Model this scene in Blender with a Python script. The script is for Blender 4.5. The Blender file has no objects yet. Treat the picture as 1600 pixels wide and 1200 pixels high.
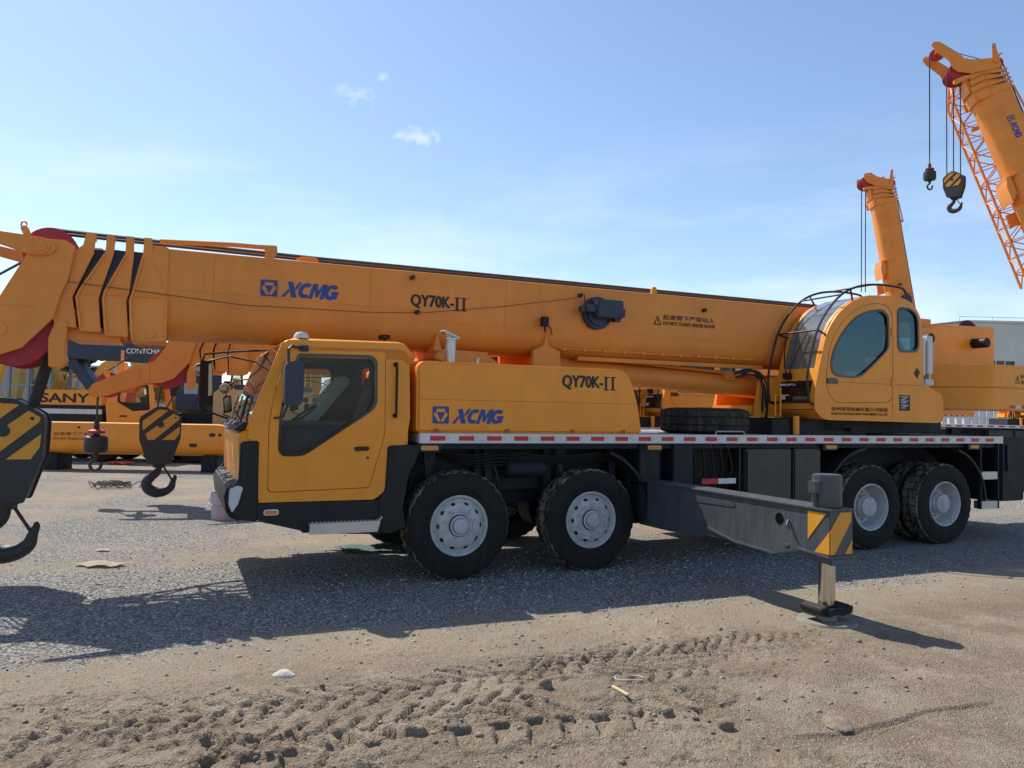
import bpy, bmesh, math, random
import numpy as np
from mathutils import Vector, Matrix
R = math.radians
S = bpy.context.scene
COL = S.collection
random.seed(4)
rng = np.random.default_rng(7)

# ------------------------------------------------------------------ camera, sky, sun, exposure
CAM_H, PITCH, ROLL, FPX = 1.8895, .0359, .0182, 1205.6
cd = bpy.data.cameras.new('camera'); cam = bpy.data.objects.new('camera', cd); COL.objects.link(cam)
cd.sensor_width = 36; cd.lens = 36*FPX/1600; cd.clip_end = 3000; cd.clip_start = .05
fw = Vector((0, math.cos(PITCH), math.sin(PITCH))); r0 = Vector((1, 0, 0)); u0 = r0.cross(fw)
rt = r0*math.cos(ROLL)+u0*math.sin(ROLL); up = u0*math.cos(ROLL)-r0*math.sin(ROLL)
cam.matrix_world = Matrix(((rt.x, up.x, -fw.x, 0), (rt.y, up.y, -fw.y, 0), (rt.z, up.z, -fw.z, CAM_H), (0, 0, 0, 1)))
S.camera = cam

TRAVEL = Vector((.558, -.514, -1.03)).normalized()      # the way sunlight goes
ELEV = math.asin(-TRAVEL.z); AZ = math.atan2(-TRAVEL.x, -TRAVEL.y)
w = bpy.data.worlds.new('World'); S.world = w; w.use_nodes = True
nt = w.node_tree; bg = nt.nodes['Background']
sky = nt.nodes.new('ShaderNodeTexSky'); sky.sky_type = 'NISHITA'; sky.sun_disc = False
sky.sun_elevation = ELEV; sky.sun_rotation = AZ; sky.air_density = 1.0; sky.dust_density = .5; sky.ozone_density = 2.6
def N(t, typ, **kw):
    n = t.nodes.new(typ)
    for k, v in kw.items(): setattr(n, k, v)
    return n
# thin wisps of cloud mixed into the sky
tc = N(nt, 'ShaderNodeTexCoord'); mp = N(nt, 'ShaderNodeMapping'); mp.inputs['Scale'].default_value = (1.6, 1.6, 6.5)
nt.links.new(tc.outputs['Generated'], mp.inputs[0])
nz = N(nt, 'ShaderNodeTexNoise'); nz.inputs['Scale'].default_value = 2.1; nz.inputs['Detail'].default_value = 9; nz.inputs['Roughness'].default_value = .62
nt.links.new(mp.outputs[0], nz.inputs[0])
rp_ = N(nt, 'ShaderNodeMapRange'); rp_.inputs[1].default_value = .46; rp_.inputs[2].default_value = .74; rp_.inputs[4].default_value = .5
nt.links.new(nz.outputs[0], rp_.inputs[0])
sx = N(nt, 'ShaderNodeSeparateXYZ'); nt.links.new(tc.outputs['Generated'], sx.inputs[0])
lo = N(nt, 'ShaderNodeMapRange'); lo.inputs[1].default_value = .36; lo.inputs[2].default_value = .12; nt.links.new(sx.outputs[2], lo.inputs[0])
mu = N(nt, 'ShaderNodeMath', operation='MULTIPLY'); nt.links.new(rp_.outputs[0], mu.inputs[0]); nt.links.new(lo.outputs[0], mu.inputs[1])
def puff(px, py, wd, ht, amp):          # small separate clouds: direction of the cloud, its angular size
    d = (fw*FPX+rt*(px-800)-up*(py-600)).normalized()
    vs = N(nt, 'ShaderNodeVectorMath', operation='SUBTRACT'); nt.links.new(tc.outputs['Generated'], vs.inputs[0]); vs.inputs[1].default_value = d
    n2 = N(nt, 'ShaderNodeTexNoise'); n2.inputs['Scale'].default_value = 85; n2.inputs['Detail'].default_value = 8; nt.links.new(tc.outputs['Generated'], n2.inputs[0])
    m2 = N(nt, 'ShaderNodeMapping'); m2.inputs['Scale'].default_value = (1/wd, 1/wd, 1/ht); nt.links.new(vs.outputs[0], m2.inputs[0])
    ln = N(nt, 'ShaderNodeVectorMath', operation='LENGTH'); nt.links.new(m2.outputs[0], ln.inputs[0])
    ad = N(nt, 'ShaderNodeMath', operation='MULTIPLY_ADD'); nt.links.new(n2.outputs[0], ad.inputs[0]); ad.inputs[1].default_value = 3.2; 
    nt.links.new(ln.outputs[1], ad.inputs[2])
    mr = N(nt, 'ShaderNodeMapRange'); mr.inputs[1].default_value = 2.6; mr.inputs[2].default_value = 1.2; mr.inputs[4].default_value = amp
    nt.links.new(ad.outputs[0], mr.inputs[0]); return mr.outputs[0]
fac = mu.outputs[0]
for a in ((553, 149, .026, .011, .34), (655, 212, .030, .010, .55), (598, 120, .010, .005, .3)):
    mx = N(nt, 'ShaderNodeMath', operation='MAXIMUM'); nt.links.new(fac, mx.inputs[0]); nt.links.new(puff(*a), mx.inputs[1]); fac = mx.outputs[0]
mix = N(nt, 'ShaderNodeMix', data_type='RGBA'); nt.links.new(fac, mix.inputs[0]); nt.links.new(sky.outputs[0], mix.inputs[6]); mix.inputs[7].default_value = (6.8, 7.1, 7.4, 1)
nt.links.new(mix.outputs[2], bg.inputs[0]); bg.inputs[1].default_value = .125

sd = bpy.data.lights.new('sun', 'SUN'); sd.energy = 4.0; sd.angle = R(.5); sd.color = (1, .95, .86)
sun = bpy.data.objects.new('sun', sd); COL.objects.link(sun); sun.rotation_euler = TRAVEL.to_track_quat('-Z', 'Y').to_euler()
S.view_settings.view_transform = 'Standard'; S.view_settings.look = 'None'; S.view_settings.gamma = 1; S.view_settings.exposure = .5

# ------------------------------------------------------------------ materials
def mat(name, col, rough=.5, metal=0, coat=0, var=.12, vscale=3, bump=0, bscale=60, dust=0, spec=.5, dustcol=(.30, .25, .19)):
    m = bpy.data.materials.new(name); m.use_nodes = True; t = m.node_tree; b = t.nodes['Principled BSDF']
    b.inputs['Roughness'].default_value = rough; b.inputs['Metallic'].default_value = metal; b.inputs['Coat Weight'].default_value = coat
    b.inputs['Specular IOR Level'].default_value = spec
    c = N(t, 'ShaderNodeTexCoord'); n = N(t, 'ShaderNodeTexNoise'); n.inputs['Scale'].default_value = vscale; n.inputs['Detail'].default_value = 6; n.inputs['Roughness'].default_value = .6
    t.links.new(c.outputs['Object'], n.inputs[0])
    mr = N(t, 'ShaderNodeMapRange'); mr.inputs[1].default_value = .3; mr.inputs[2].default_value = .7; mr.inputs[3].default_value = 1-var; mr.inputs[4].default_value = 1+var
    t.links.new(n.outputs[0], mr.inputs[0])
    mx = N(t, 'ShaderNodeMix', data_type='RGBA', blend_type='MULTIPLY'); mx.inputs[0].default_value = 1; mx.inputs[6].default_value = (*col, 1)
    t.links.new(mr.outputs[0], mx.inputs[7]); out = mx.outputs[2]
    if dust:                                                        # film of yard dust, streaked
        mp = N(t, 'ShaderNodeMapping'); mp.inputs['Scale'].default_value = (5, 5, .8); t.links.new(c.outputs['Object'], mp.inputs[0])
        n3 = N(t, 'ShaderNodeTexNoise'); n3.inputs['Scale'].default_value = 2.2; n3.inputs['Detail'].default_value = 8; n3.inputs['Roughness'].default_value = .7; t.links.new(mp.outputs[0], n3.inputs[0])
        r3 = N(t, 'ShaderNodeMapRange'); r3.inputs[1].default_value = .42; r3.inputs[2].default_value = .78; r3.inputs[4].default_value = dust; t.links.new(n3.outputs[0], r3.inputs[0])
        m3 = N(t, 'ShaderNodeMix', data_type='RGBA'); t.links.new(r3.outputs[0], m3.inputs[0]); t.links.new(out, m3.inputs[6]); m3.inputs[7].default_value = (*dustcol, 1); out = m3.outputs[2]
        r4 = N(t, 'ShaderNodeMapRange'); r4.inputs[1].default_value = .35; r4.inputs[2].default_value = .75; r4.inputs[3].default_value = rough; r4.inputs[4].default_value = min(1, rough+.25)
        t.links.new(n3.outputs[0], r4.inputs[0]); t.links.new(r4.outputs[0], b.inputs['Roughness'])
    t.links.new(out, b.inputs['Base Color'])
    if bump:
        n4 = N(t, 'ShaderNodeTexNoise'); n4.inputs['Scale'].default_value = bscale; n4.inputs['Detail'].default_value = 4; t.links.new(c.outputs['Object'], n4.inputs[0])
        bp = N(t, 'ShaderNodeBump'); bp.inputs['Strength'].default_value = bump; bp.inputs['Distance'].default_value = .02; t.links.new(n4.outputs[0], bp.inputs['Height']); t.links.new(bp.outputs[0], b.inputs['Normal'])
    return m
def glassmat(name, tint, refl=1.0, veil=0):
    m = bpy.data.materials.new(name); m.use_nodes = True; t = m.node_tree; t.nodes.remove(t.nodes['Principled BSDF']); o = t.nodes['Material Output']
    tr = N(t, 'ShaderNodeBsdfTransparent'); tr.inputs[0].default_value = (*tint, 1); gl = N(t, 'ShaderNodeBsdfGlossy'); gl.inputs['Roughness'].default_value = .015
    fr = N(t, 'ShaderNodeFresnel'); fr.inputs[0].default_value = 1.5; mm = N(t, 'ShaderNodeMath', operation='MULTIPLY'); mm.inputs[1].default_value = refl; t.links.new(fr.outputs[0], mm.inputs[0])
    x = N(t, 'ShaderNodeMixShader'); t.links.new(mm.outputs[0], x.inputs[0]); t.links.new(tr.outputs[0], x.inputs[1]); t.links.new(gl.outputs[0], x.inputs[2]); out = x.outputs[0]
    if veil:  # pale diffuse colour mixed in to imitate the bright reflection on the panes
        c = N(t, 'ShaderNodeTexCoord'); n = N(t, 'ShaderNodeTexNoise'); n.inputs['Scale'].default_value = 3; n.inputs['Detail'].default_value = 7; t.links.new(c.outputs['Object'], n.inputs[0])
        r = N(t, 'ShaderNodeMapRange'); r.inputs[1].default_value = .3; r.inputs[2].default_value = .7; r.inputs[3].default_value = veil*.6; r.inputs[4].default_value = veil*1.3; t.links.new(n.outputs[0], r.inputs[0])
        d = N(t, 'ShaderNodeBsdfDiffuse'); d.inputs[0].default_value = (.5, .5, .46, 1); y = N(t, 'ShaderNodeMixShader'); t.links.new(r.outputs[0], y.inputs[0]); t.links.new(out, y.inputs[1]); t.links.new(d.outputs[0], y.inputs[2]); out = y.outputs[0]
    t.links.new(out, o.inputs[0]); return m
ORA = mat('orange_paint', (.86, .30, .019), .40, coat=.12, var=.07, vscale=2.5, bump=.05, bscale=3.5, dust=.16, dustcol=(.50, .24, .08), spec=.4)
ORB = mat('boom_paint', (.80, .27, .038), .46, coat=.05, var=.09, vscale=1.4, bump=.07, bscale=3, dust=.24, dustcol=(.46, .21, .09), spec=.4)
YEL = mat('yellow_paint', (.66, .33, .035), .45, var=.1, dust=.25)
TAN = mat('cream_paint', (.62, .40, .16), .5, var=.1, dust=.3)
DRK = mat('dark_blue_chassis_paint', (.010, .013, .022), .5, var=.25, spec=.3, dust=.06, dustcol=(.10, .09, .08))
BLK = mat('black_plastic', (.011, .0115, .013), .5, var=.2, spec=.35, dust=.06, dustcol=(.09, .08, .07))
BLG = mat('black_gloss', (.006, .006, .007), .12, var=.1)
GRY = mat('grey_outrigger_paint', (.058, .066, .078), .42, var=.12, vscale=2, dust=.22, dustcol=(.22, .2, .17))
NAVY = mat('navy_paint', (.016, .027, .058), .4, var=.15, dust=.08)
DKSEC = mat('dark_inner_section', (.016, .019, .028), .35, var=.4, vscale=5)  # mottled blue-black for the inner sections between the collars
STL = mat('bare_steel', (.42, .40, .37), .38, metal=.8, var=.2, vscale=9)
CHR = mat('chrome', (.62, .6, .57), .16, metal=1, var=.06)
ALU = mat('aluminium', (.5, .5, .5), .4, metal=.7, var=.1)
RUB = mat('tyre_rubber', (.013, .0126, .012), .75, var=.3, vscale=14, bump=.3, bscale=90, dust=.26, dustcol=(.09, .078, .06), spec=.3)
RUBD = mat('dusty_tread', (.024, .022, .020), .9, var=.5, vscale=20, bump=.5, bscale=60, dust=.75, dustcol=(.13, .11, .088), spec=.2)
SHD = mat('dirt_caked_shoulder', (.016, .015, .014), .95, var=.5, vscale=10, bump=.6, bscale=40, dust=1.9, dustcol=(.24, .20, .16), spec=.2)
RIM = mat('grey_white_rim_paint', (.50, .505, .52), .5, var=.14, vscale=9, dust=.55, dustcol=(.27, .23, .18))
WHT = mat('white_paint', (.66, .66, .66), .5, var=.08, dust=.3)
DECK = mat('checker_deck', (.36, .36, .36), .5, var=.1, dust=.4)
RED = mat('red_reflector', (.52, .012, .02), .35, var=.1, dust=.1)
SHV = mat('red_sheave_paint', (.36, .018, .035), .5, var=.15, dust=.15)
AMB = mat('amber_lens', (.75, .22, .03), .25, var=.1)
BLUE = mat('blue_lettering', (.012, .055, .25), .45, var=.08)
INK = mat('black_lettering', (.010, .009, .009), .5, var=.1)
INKB = mat('brown_black_lettering', (.05, .022, .008), .6, var=.1)
CREAMINK = mat('cream_lettering', (.72, .70, .62), .5, var=.1)
HAZY = mat('hazard_yellow', (.70, .30, .02), .45, var=.08, dust=.12)
HOOKB = mat('hook_block_black', (.026, .026, .028), .5, var=.25, dust=.2, dustcol=(.09, .08, .065))
INT = mat('cab_interior', (.06, .063, .07), .8, var=.2)
CLOTH = mat('grey_seat_cloth', (.17, .18, .17), .95, var=.2, bump=.2)
LENS = mat('headlight_lens', (.55, .57, .58), .12, var=.1)
CABLE = mat('cable_black', (.012, .012, .013), .55, var=.1)
ROPE = mat('wire_rope', (.035, .034, .033), .6, var=.2, vscale=60)
GLS = glassmat('tinted_glass', (.82, .85, .85), .30, .010)
GLW = glassmat('windscreen_glass', (.84, .91, .89), 1.2, .09)
GLF = glassmat('sky_reflecting_windscreen', (.86, .93, .93), 3.0, .16)
GLB = glassmat('blue_green_glass', (.56, .73, .80), .20)
MIRR = mat('mirror_glass', (.16, .13, .11), .08, metal=1, var=0)
CONC = mat('weathered_concrete', (.56, .57, .53), .9, var=.12, vscale=.35, bump=.2, bscale=3, dust=.45, dustcol=(.30, .31, .28))
WINDOWDARK = mat('dark_window', (.02, .023, .026), .2, var=.2)
LEAF = mat('dark_leaves', (.05, .075, .035), .8, var=.4, vscale=2)
BARK = mat('bark', (.08, .06, .045), .9, var=.3)
BUCK = mat('pale_lilac_plastic', (.50, .44, .50), .5, var=.08, dust=.35)
GREEN = mat('green_tarpaulin', (.16, .30, .27), .7, var=.2, dust=.5)

# ------------------------------------------------------------------ mesh helpers
def rp(pts, r=.03, n=4):
    """polygon with rounded corners; r one number or one per corner"""
    out = []; k = len(pts); rr = r if isinstance(r, (list, tuple)) else [r]*k
    for i, p in enumerate(pts):
        p = Vector(p); a = Vector(pts[i-1])-p; b = Vector(pts[(i+1) % k])-p
        q = min(rr[i], a.length*.48, b.length*.48)
        if q < 1e-5: out.append(tuple(p)); continue
        a = p+a.normalized()*q; b = p+b.normalized()*q
        for j in range(n+1):
            t = j/n; out.append(tuple((1-t)**2*a+2*t*(1-t)*p+t*t*b))
    return out
def spl(p, n=4):
    P = [Vector(q) for q in p]; out = []
    for i in range(len(P)-1):
        a, b, c, d = P[max(i-1, 0)], P[i], P[i+1], P[min(i+2, len(P)-1)]
        for j in range(n):
            t = j/n; out.append(.5*((2*b)+(c-a)*t+(2*a-5*b+4*c-d)*t*t+(3*b-a-3*c+d)*t**3))
    return out+[P[-1]]
class M:
    def __init__(s): s.bm = bmesh.new(); s.mi = 0
    def _take(s, t, b=0, seg=2, norm=True):
        if norm: bmesh.ops.recalc_face_normals(t, faces=t.faces[:])
        if b: bmesh.ops.bevel(t, geom=[e for e in t.edges if len(e.link_faces) == 2 and e.calc_face_angle(0) > R(25)], offset=b, segments=seg, affect='EDGES', clamp_overlap=True)
        for f in t.faces: f.material_index = s.mi
        me = bpy.data.meshes.new('t'); t.to_mesh(me); t.free(); s.bm.from_mesh(me); bpy.data.meshes.remove(me); return s
    def box(s, x0, x1, y0, y1, z0, z1, b=0):
        t = bmesh.new(); bmesh.ops.create_cube(t, size=1)
        for v in t.verts: v.co = ((x0+x1)/2+v.co.x*(x1-x0), (y0+y1)/2+v.co.y*(y1-y0), (z0+z1)/2+v.co.z*(z1-z0))
        return s._take(t, b)
    @staticmethod
    def _p(q, a, ax): return (q[0], a, q[1]) if ax == 'y' else ((a, q[0], q[1]) if ax == 'x' else (q[0], q[1], a))
    def prism(s, pts, a0, a1, ax='y', b=0, seg=2):
        t = bmesh.new(); A = [t.verts.new(s._p(q, a0, ax)) for q in pts]; B = [t.verts.new(s._p(q, a1, ax)) for q in pts]; k = len(pts)
        t.faces.new(A); t.faces.new(B[::-1])
        for i in range(k): t.faces.new((A[i], A[(i+1) % k], B[(i+1) % k], B[i]))
        return s._take(t, b, seg)
    def plate(s, outer, holes, a0, a1, ax='y'):
        t = bmesh.new(); loops = []
        for lp in [outer]+holes:
            loops.append(([t.verts.new(s._p(q, a0, ax)) for q in lp], [t.verts.new(s._p(q, a1, ax)) for q in lp]))
        for side in (0, 1):
            ed = []
            for L in loops:
                v = L[side]; ed += [t.edges.new((v[i], v[(i+1) % len(v)])) for i in range(len(v))]
            bmesh.ops.triangle_fill(t, use_beauty=True, use_dissolve=False, edges=ed)
        for A, B in loops:
            for i in range(len(A)): t.faces.new((A[i], A[(i+1) % len(A)], B[(i+1) % len(A)], B[i]))
        return s._take(t)
    def loft(s, secs, caps=True, closed=True):
        t = bmesh.new(); V = [[t.verts.new(p) for p in q] for q in secs]; k = len(V[0])
        for a, b in zip(V, V[1:]):
            for i in range(k if closed else k-1): t.faces.new((a[i], a[(i+1) % k], b[(i+1) % k], b[i]))
        if caps: t.faces.new(V[0]); t.faces.new(V[-1])
        return s._take(t)
    def tube(s, path, r, seg=8):
        P = [Vector(p) for p in path]; secs = []; n = None
        for i, p in enumerate(P):
            d = (P[min(i+1, len(P)-1)]-P[max(i-1, 0)]).normalized()
            if n is None: n = d.orthogonal().normalized()
            else: n = (n-d*n.dot(d)); n = n.normalized() if n.length > 1e-5 else d.orthogonal().normalized()
            m = d.cross(n); rr = r[i] if isinstance(r, (list, tuple)) else r
            secs.append([p+(n*math.cos(2*math.pi*j/seg)+m*math.sin(2*math.pi*j/seg))*rr for j in range(seg)])
        return s.loft(secs)
    def cyl(s, p0, p1, r0, r1=None, seg=24, b=0):
        t = bmesh.new(); p0 = Vector(p0); p1 = Vector(p1); d = (p1-p0).normalized(); n = d.orthogonal().normalized(); m = d.cross(n); r1 = r0 if r1 is None else r1
        A = [t.verts.new(p0+(n*math.cos(2*math.pi*j/seg)+m*math.sin(2*math.pi*j/seg))*r0) for j in range(seg)]
        B = [t.verts.new(p1+(n*math.cos(2*math.pi*j/seg)+m*math.sin(2*math.pi*j/seg))*r1) for j in range(seg)]
        t.faces.new(A); t.faces.new(B)
        for j in range(seg): t.faces.new((A[j], A[(j+1) % seg], B[(j+1) % seg], B[j]))
        return s._take(t, b)
    def lathe(s, prof, o, ax='y', sg=1, seg=48, mod=None, close=False, cap=True):
        """prof: (radius, distance along axis)"""
        t = bmesh.new(); rows = []
        for (r, h) in prof:
            row = []
            for j in range(seg):
                a = 2*math.pi*j/seg; q = r+(mod(r, h, j) if mod else 0)
                c, d = q*math.cos(a), q*math.sin(a)
                row.append(t.verts.new({'y': (o[0]+c, o[1]+sg*h, o[2]+d), 'z': (o[0]+c, o[1]+d, o[2]+sg*h), 'x': (o[0]+sg*h, o[1]+c, o[2]+d)}[ax]))
            rows.append(row)
        pr = list(zip(rows, rows[1:]))+([(rows[-1], rows[0])] if close else [])
        for a, b in pr:
            for j in range(seg): t.faces.new((a[j], a[(j+1) % seg], b[(j+1) % seg], b[j]))
        if not close and cap:
            if prof[0][0] > 1e-4: t.faces.new(rows[0])
            if prof[-1][0] > 1e-4: t.faces.new(rows[-1])
        bmesh.ops.remove_doubles(t, verts=t.verts[:], dist=1e-5)
        return s._take(t)
    def xf(s, mtx): bmesh.ops.transform(s.bm, matrix=mtx, verts=s.bm.verts[:]); return s
    def obj(s, name, mats, parent=None, smooth=38):
        me = bpy.data.meshes.new(name); s.bm.to_mesh(me); s.bm.free()
        for m in (mats if isinstance(mats, (list, tuple)) else [mats]): me.materials.append(m)
        me.polygons.foreach_set('use_smooth', [True]*len(me.polygons)); me.set_sharp_from_angle(angle=R(smooth))
        o = bpy.data.objects.new(name, me); COL.objects.link(o)
        if parent: o.parent = parent
        return o
def tag(o, label=None, cat=None, group=None, kind=None):
    for k, v in (('label', label), ('category', cat), ('group', group), ('kind', kind)):
        if v: o[k] = v
    return o
def empty(name, loc, rz, label, cat, group=None):
    o = bpy.data.objects.new(name, None); COL.objects.link(o); o.location = loc; o.rotation_euler = (0, 0, rz); o.empty_display_size = .3
    return tag(o, label, cat, group)
def copy_tree(o, parent=None, skip=(), tweak=None):
    c = o.copy(); COL.objects.link(c); c.parent = parent
    if tweak and parent is not None: tweak(c)
    for ch in o.children:
        if ch.name.split('.')[0] not in skip: copy_tree(ch, c, skip, None)
    return c
def copy_thing(root, loc, rz, label, skip=(), tweak=None):
    c = root.copy(); COL.objects.link(c); c.location = loc; c.rotation_euler = (0, 0, rz); c['label'] = label
    for ch in root.children:
        if ch.name.split('.')[0] in skip: continue
        copy_tree(ch, c, skip, tweak)
    return c
def glyphs(body, shear=0, bold=0, spacing=1):
    cu = bpy.data.curves.new('t', 'FONT'); cu.body = body; cu.shear = shear; cu.offset = bold; cu.space_character = spacing; cu.extrude = .0; cu.resolution_u = 3
    o = bpy.data.objects.new('t', cu); COL.objects.link(o); bpy.context.view_layer.update()
    me = bpy.data.meshes.new_from_object(o.evaluated_get(bpy.context.evaluated_depsgraph_get())); bpy.data.objects.remove(o); bpy.data.curves.remove(cu); return me
def lettering(name, items, v, m, parent):
    """items: (text, x0, x1, z0, z1, shear, bold) on the plane y=v, facing -y"""
    big = bmesh.new()
    for (body, x0, x1, z0, z1, sh, bo) in items:
        me = glyphs(body, sh); k = len(me.vertices); a = np.empty(k*3); me.vertices.foreach_get('co', a); a = a.reshape(-1, 3)
        lo, hi = a.min(0), a.max(0); e = abs(bo)*(z1-z0); d = [(0, 0)] if not e else [(-e, 0), (e, 0), (0, e*.6), (0, -e*.6), (-e*.5, 0), (e*.5, 0)]
        for q, (ex, ez) in enumerate(d):
            out = np.empty_like(a)
            out[:, 0] = x0+e+ex+(a[:, 0]-lo[0])/(hi[0]-lo[0])*(x1-x0-2*e); out[:, 2] = z0+ez+(a[:, 1]-lo[1])/(hi[1]-lo[1])*(z1-z0); out[:, 1] = v-q*.0004
            me.vertices.foreach_set('co', out.ravel()); big.from_mesh(me)
        bpy.data.meshes.remove(me)
    bmesh.ops.remove_doubles(big, verts=big.verts[:], dist=1e-5)
    bmesh.ops.recalc_face_normals(big, faces=big.faces[:])
    for f in big.faces:
        if f.normal.y > 0: f.normal_flip()
    ex = bmesh.ops.extrude_face_region(big, geom=big.faces[:])
    for g in ex['geom']:
        if isinstance(g, bmesh.types.BMVert): g.co.y -= .0025
    h = M(); h.bm.free(); h.bm = big
    return h.obj(name, m, parent, 30)
def wordmark(x0, x1, z0, z1, v, m, parent):
    """the maker's slanted four-letter wordmark, cut as shapes"""
    H = []
    H += [[(.12, 1), (.45, 1), (.98, 0), (.62, 0)], [(-.05, 0), (.22, 0), (.39, .40), (.30, .55)], [(.70, .62), (.78, .47), (1.06, 1), (.84, 1)]]
    def arc(cx, a0, a1):
        A = [R(a0+(a1-a0)*i/20) for i in range(21)]
        return [(cx+.47*math.cos(a), .5+.5*math.sin(a)) for a in A]+[(cx+.20*math.cos(a), .5+.25*math.sin(a)) for a in A[::-1]]
    H += [arc(1.42, 52, 308), [(1.7, 0), (1.78, 1), (2.08, 1), (2.24, .52), (2.42, 1), (2.74, 1), (2.72, 0), (2.46, 0), (2.47, .60), (2.28, .1), (2.17, .1), (1.98, .62), (1.95, 0)], arc(3.12, 42, 330), [(3.1, .34), (3.1, .56), (3.58, .56), (3.56, .06), (3.36, .1), (3.36, .34)]]
    h = M(); w_ = 3.9
    for i, P in enumerate(H): h.prism([(x0+(x+.05+.28*z)/w_*(x1-x0), z0+z*(z1-z0)) for x, z in P], v-.002-.0004*(i % 3), v)
    return h.obj('wordmark', m, parent, 30)
def emblem(name, x0, z0, s, v, m, parent):
    """blue square with the hexagonal ring and the pointed-down triangle left standing inside it"""
    P = lambda pts: [(x0+a*s, z0+b*s) for a, b in pts]
    hexo = P([(.24, .86), (.76, .86), (.94, .52), (.66, .10), (.34, .10), (.06, .52)])
    h = M(); h.plate(rp(P([(0, 0), (1, 0), (1, 1), (0, 1)]), .08*s), [hexo], v-.0025, v)
    h.prism(P([(.24, .66), (.76, .66), (.5, .16)]), v-.0025, v)
    h.prism(P([(.14, .64), (.20, .64), (.26, .78), (.2, .78)]), v-.0025, v); h.prism(P([(.80, .64), (.86, .64), (.80, .78), (.74, .78)]), v-.0025, v); h.prism(P([(.47, .10), (.53, .10), (.515, .15), (.485, .15)]), v-.0025, v)
    return h.obj(name, m, parent, 30)
def ushape(z0, z1, y0, y1, r=.3):
    """crane boom cross-section (y, z): flat top and sides, round belly"""
    c = (y0+y1)/2; hw = (y1-y0)/2; zz = z0+.40*(z1-z0); pts = []
    pts += [(y0, z1-.03), (y0+.01, z1-.008), (y0+.04, z1), (y1-.04, z1), (y1-.01, z1-.008), (y1, z1-.03)]
    for i in range(13):
        a = math.pi*i/12; pts.append((c+hw*math.copysign(abs(math.cos(a))**.62, math.cos(a)), zz-(zz-z0)*math.sin(a)**.8))
    return pts

# ------------------------------------------------------------------ the truck crane (x runs rearward along the truck, y away from its near flank)
TH = .4115; ORI = Vector((-.5523, 8.6421, 0))
UX = Vector((math.cos(TH), math.sin(TH), 0)); VX = Vector((-math.sin(TH), math.cos(TH), 0))
def T(u, v, z=0): return ORI+UX*u+VX*v+Vector((0, 0, z))
crane = empty('truck_crane', ORI, TH, 'long orange truck crane standing nearest, boom lowered over its cab, one outrigger out', 'truck crane', 'orange truck cranes in the yard')
W = 2.62
# --- driver's cab
side = [(-1.94, 2.555), (-1.90, 2.585), (-.74, 2.607), (-.66, 2.59), (-.625, 2.54), (-.60, 1.80), (-.64, 1.53), (-.84, 1.03), (-.98, .93), (-2.15, .93), (-2.17, 1.50), (-2.27, 1.58), (-2.265, 1.69), (-2.11, 2.14)]
door = rp([(-1.895, 2.475), (-.892, 2.50), (-.878, 1.62), (-1.035, 1.06), (-2.06, 1.035), (-2.07, 1.72), (-2.02, 2.05)], [.04, .03, .1, .04, .05, .2, .2])
wino = [(-1.825, 2.37), (-1.80, 2.44), (-1.045, 2.455), (-.985, 2.40), (-.975, 1.95), (-1.03, 1.87), (-1.72, 1.405), (-1.93, 1.405), (-1.97, 1.47), (-1.965, 1.80), (-1.92, 2.05)]
win = rp(wino, [.03, .04, .05, .06, .06, .06, .06, .05, .05, .1, .2])
def grow(p, d):
    cx = sum(q[0] for q in p)/len(p); cz = sum(q[1] for q in p)/len(p); sx = max(abs(q[0]-cx) for q in p); sz = max(abs(q[1]-cz) for q in p)
    return [(cx+(x-cx)*(1+d/sx), cz+(z-cz)*(1+d/sz)) for x, z in p]
h = M()
h.plate(side, [grow(door, .007)], 0, .045)
h.plate(side, [win], W-.045, W)
roof = rp([(.0, 2.40), (.0, 2.60), (W, 2.60), (W, 2.40), (W-.04, 2.40), (W-.04, 2.565), (.04, 2.565), (.04, 2.40)], [0, .09, .09, 0, 0, .07, .07, 0], 5)
h.loft([[(-1.985, y, z-.155+.03) for y, z in roof], [(-1.93, y, z-.02) for y, z in roof], [(-1.84, y, z+.012) for y, z in roof], [(-.74, y, z+.03) for y, z in roof], [(-.67, y, z+.012) for y, z in roof], [(-.62, y, z-.05) for y, z in roof]])
h.plate([(.046, 1.2), (W-.046, 1.2), (W-.046, 2.5), (.046, 2.5)], [rp([(1.58, 2.08), (2.12, 2.08), (2.12, 2.44), (1.58, 2.44)], .05)], -.66, -.605, 'x')     # rear wall
h.prism([(-2.33, .95), (-2.355, 1.60), (-2.30, 1.66), (-2.20, 1.69), (-2.20, .95)], .03, W-.03, b=.02)   # front panel
h.box(-2.19, -.84, .05, W-.05, .94, 1.0)                           # floor
for y in (.02, W-.1):                                              # A pillars' front faces
    h.prism([(-2.29, 1.66), (-2.10, 2.19), (-1.96, 2.56), (-1.90, 2.56), (-2.05, 2.14), (-2.22, 1.66)], y, y+.08)
cab = h.obj('driver_cab', ORA, crane)
h = M(); h.plate(door, [win], -.006, .04)
dr = h.obj('door', ORA, cab)
h = M(); h.prism(grow(win, .004), .012, .018); h.obj('window', GLS, cab)
h = M(); h.plate(grow(win, .012), [grow(win, -.028)], -.010, .012); h.obj('window_seal', BLG, cab)
h = M(); h.prism([(-1.95, 1.76), (-1.25, 1.76), (-1.72, 1.42), (-1.93, 1.42)], .03, .035)
h.box(-2.03, -.9, .075, .1, 1.1, 1.42); h.obj('door_lining', INT, cab)
h = M(); h.prism(grow(win, .004), W-.03, W-.024); h.obj('window', GLS, cab)
h = M(); h.prism([(-2.285, 1.68), (-2.12, 2.14), (-1.975, 2.53), (-1.965, 2.53), (-2.11, 2.14), (-2.275, 1.68)], .1, W-.1); h.obj('windscreen', GLW, cab)
h = M()
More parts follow.
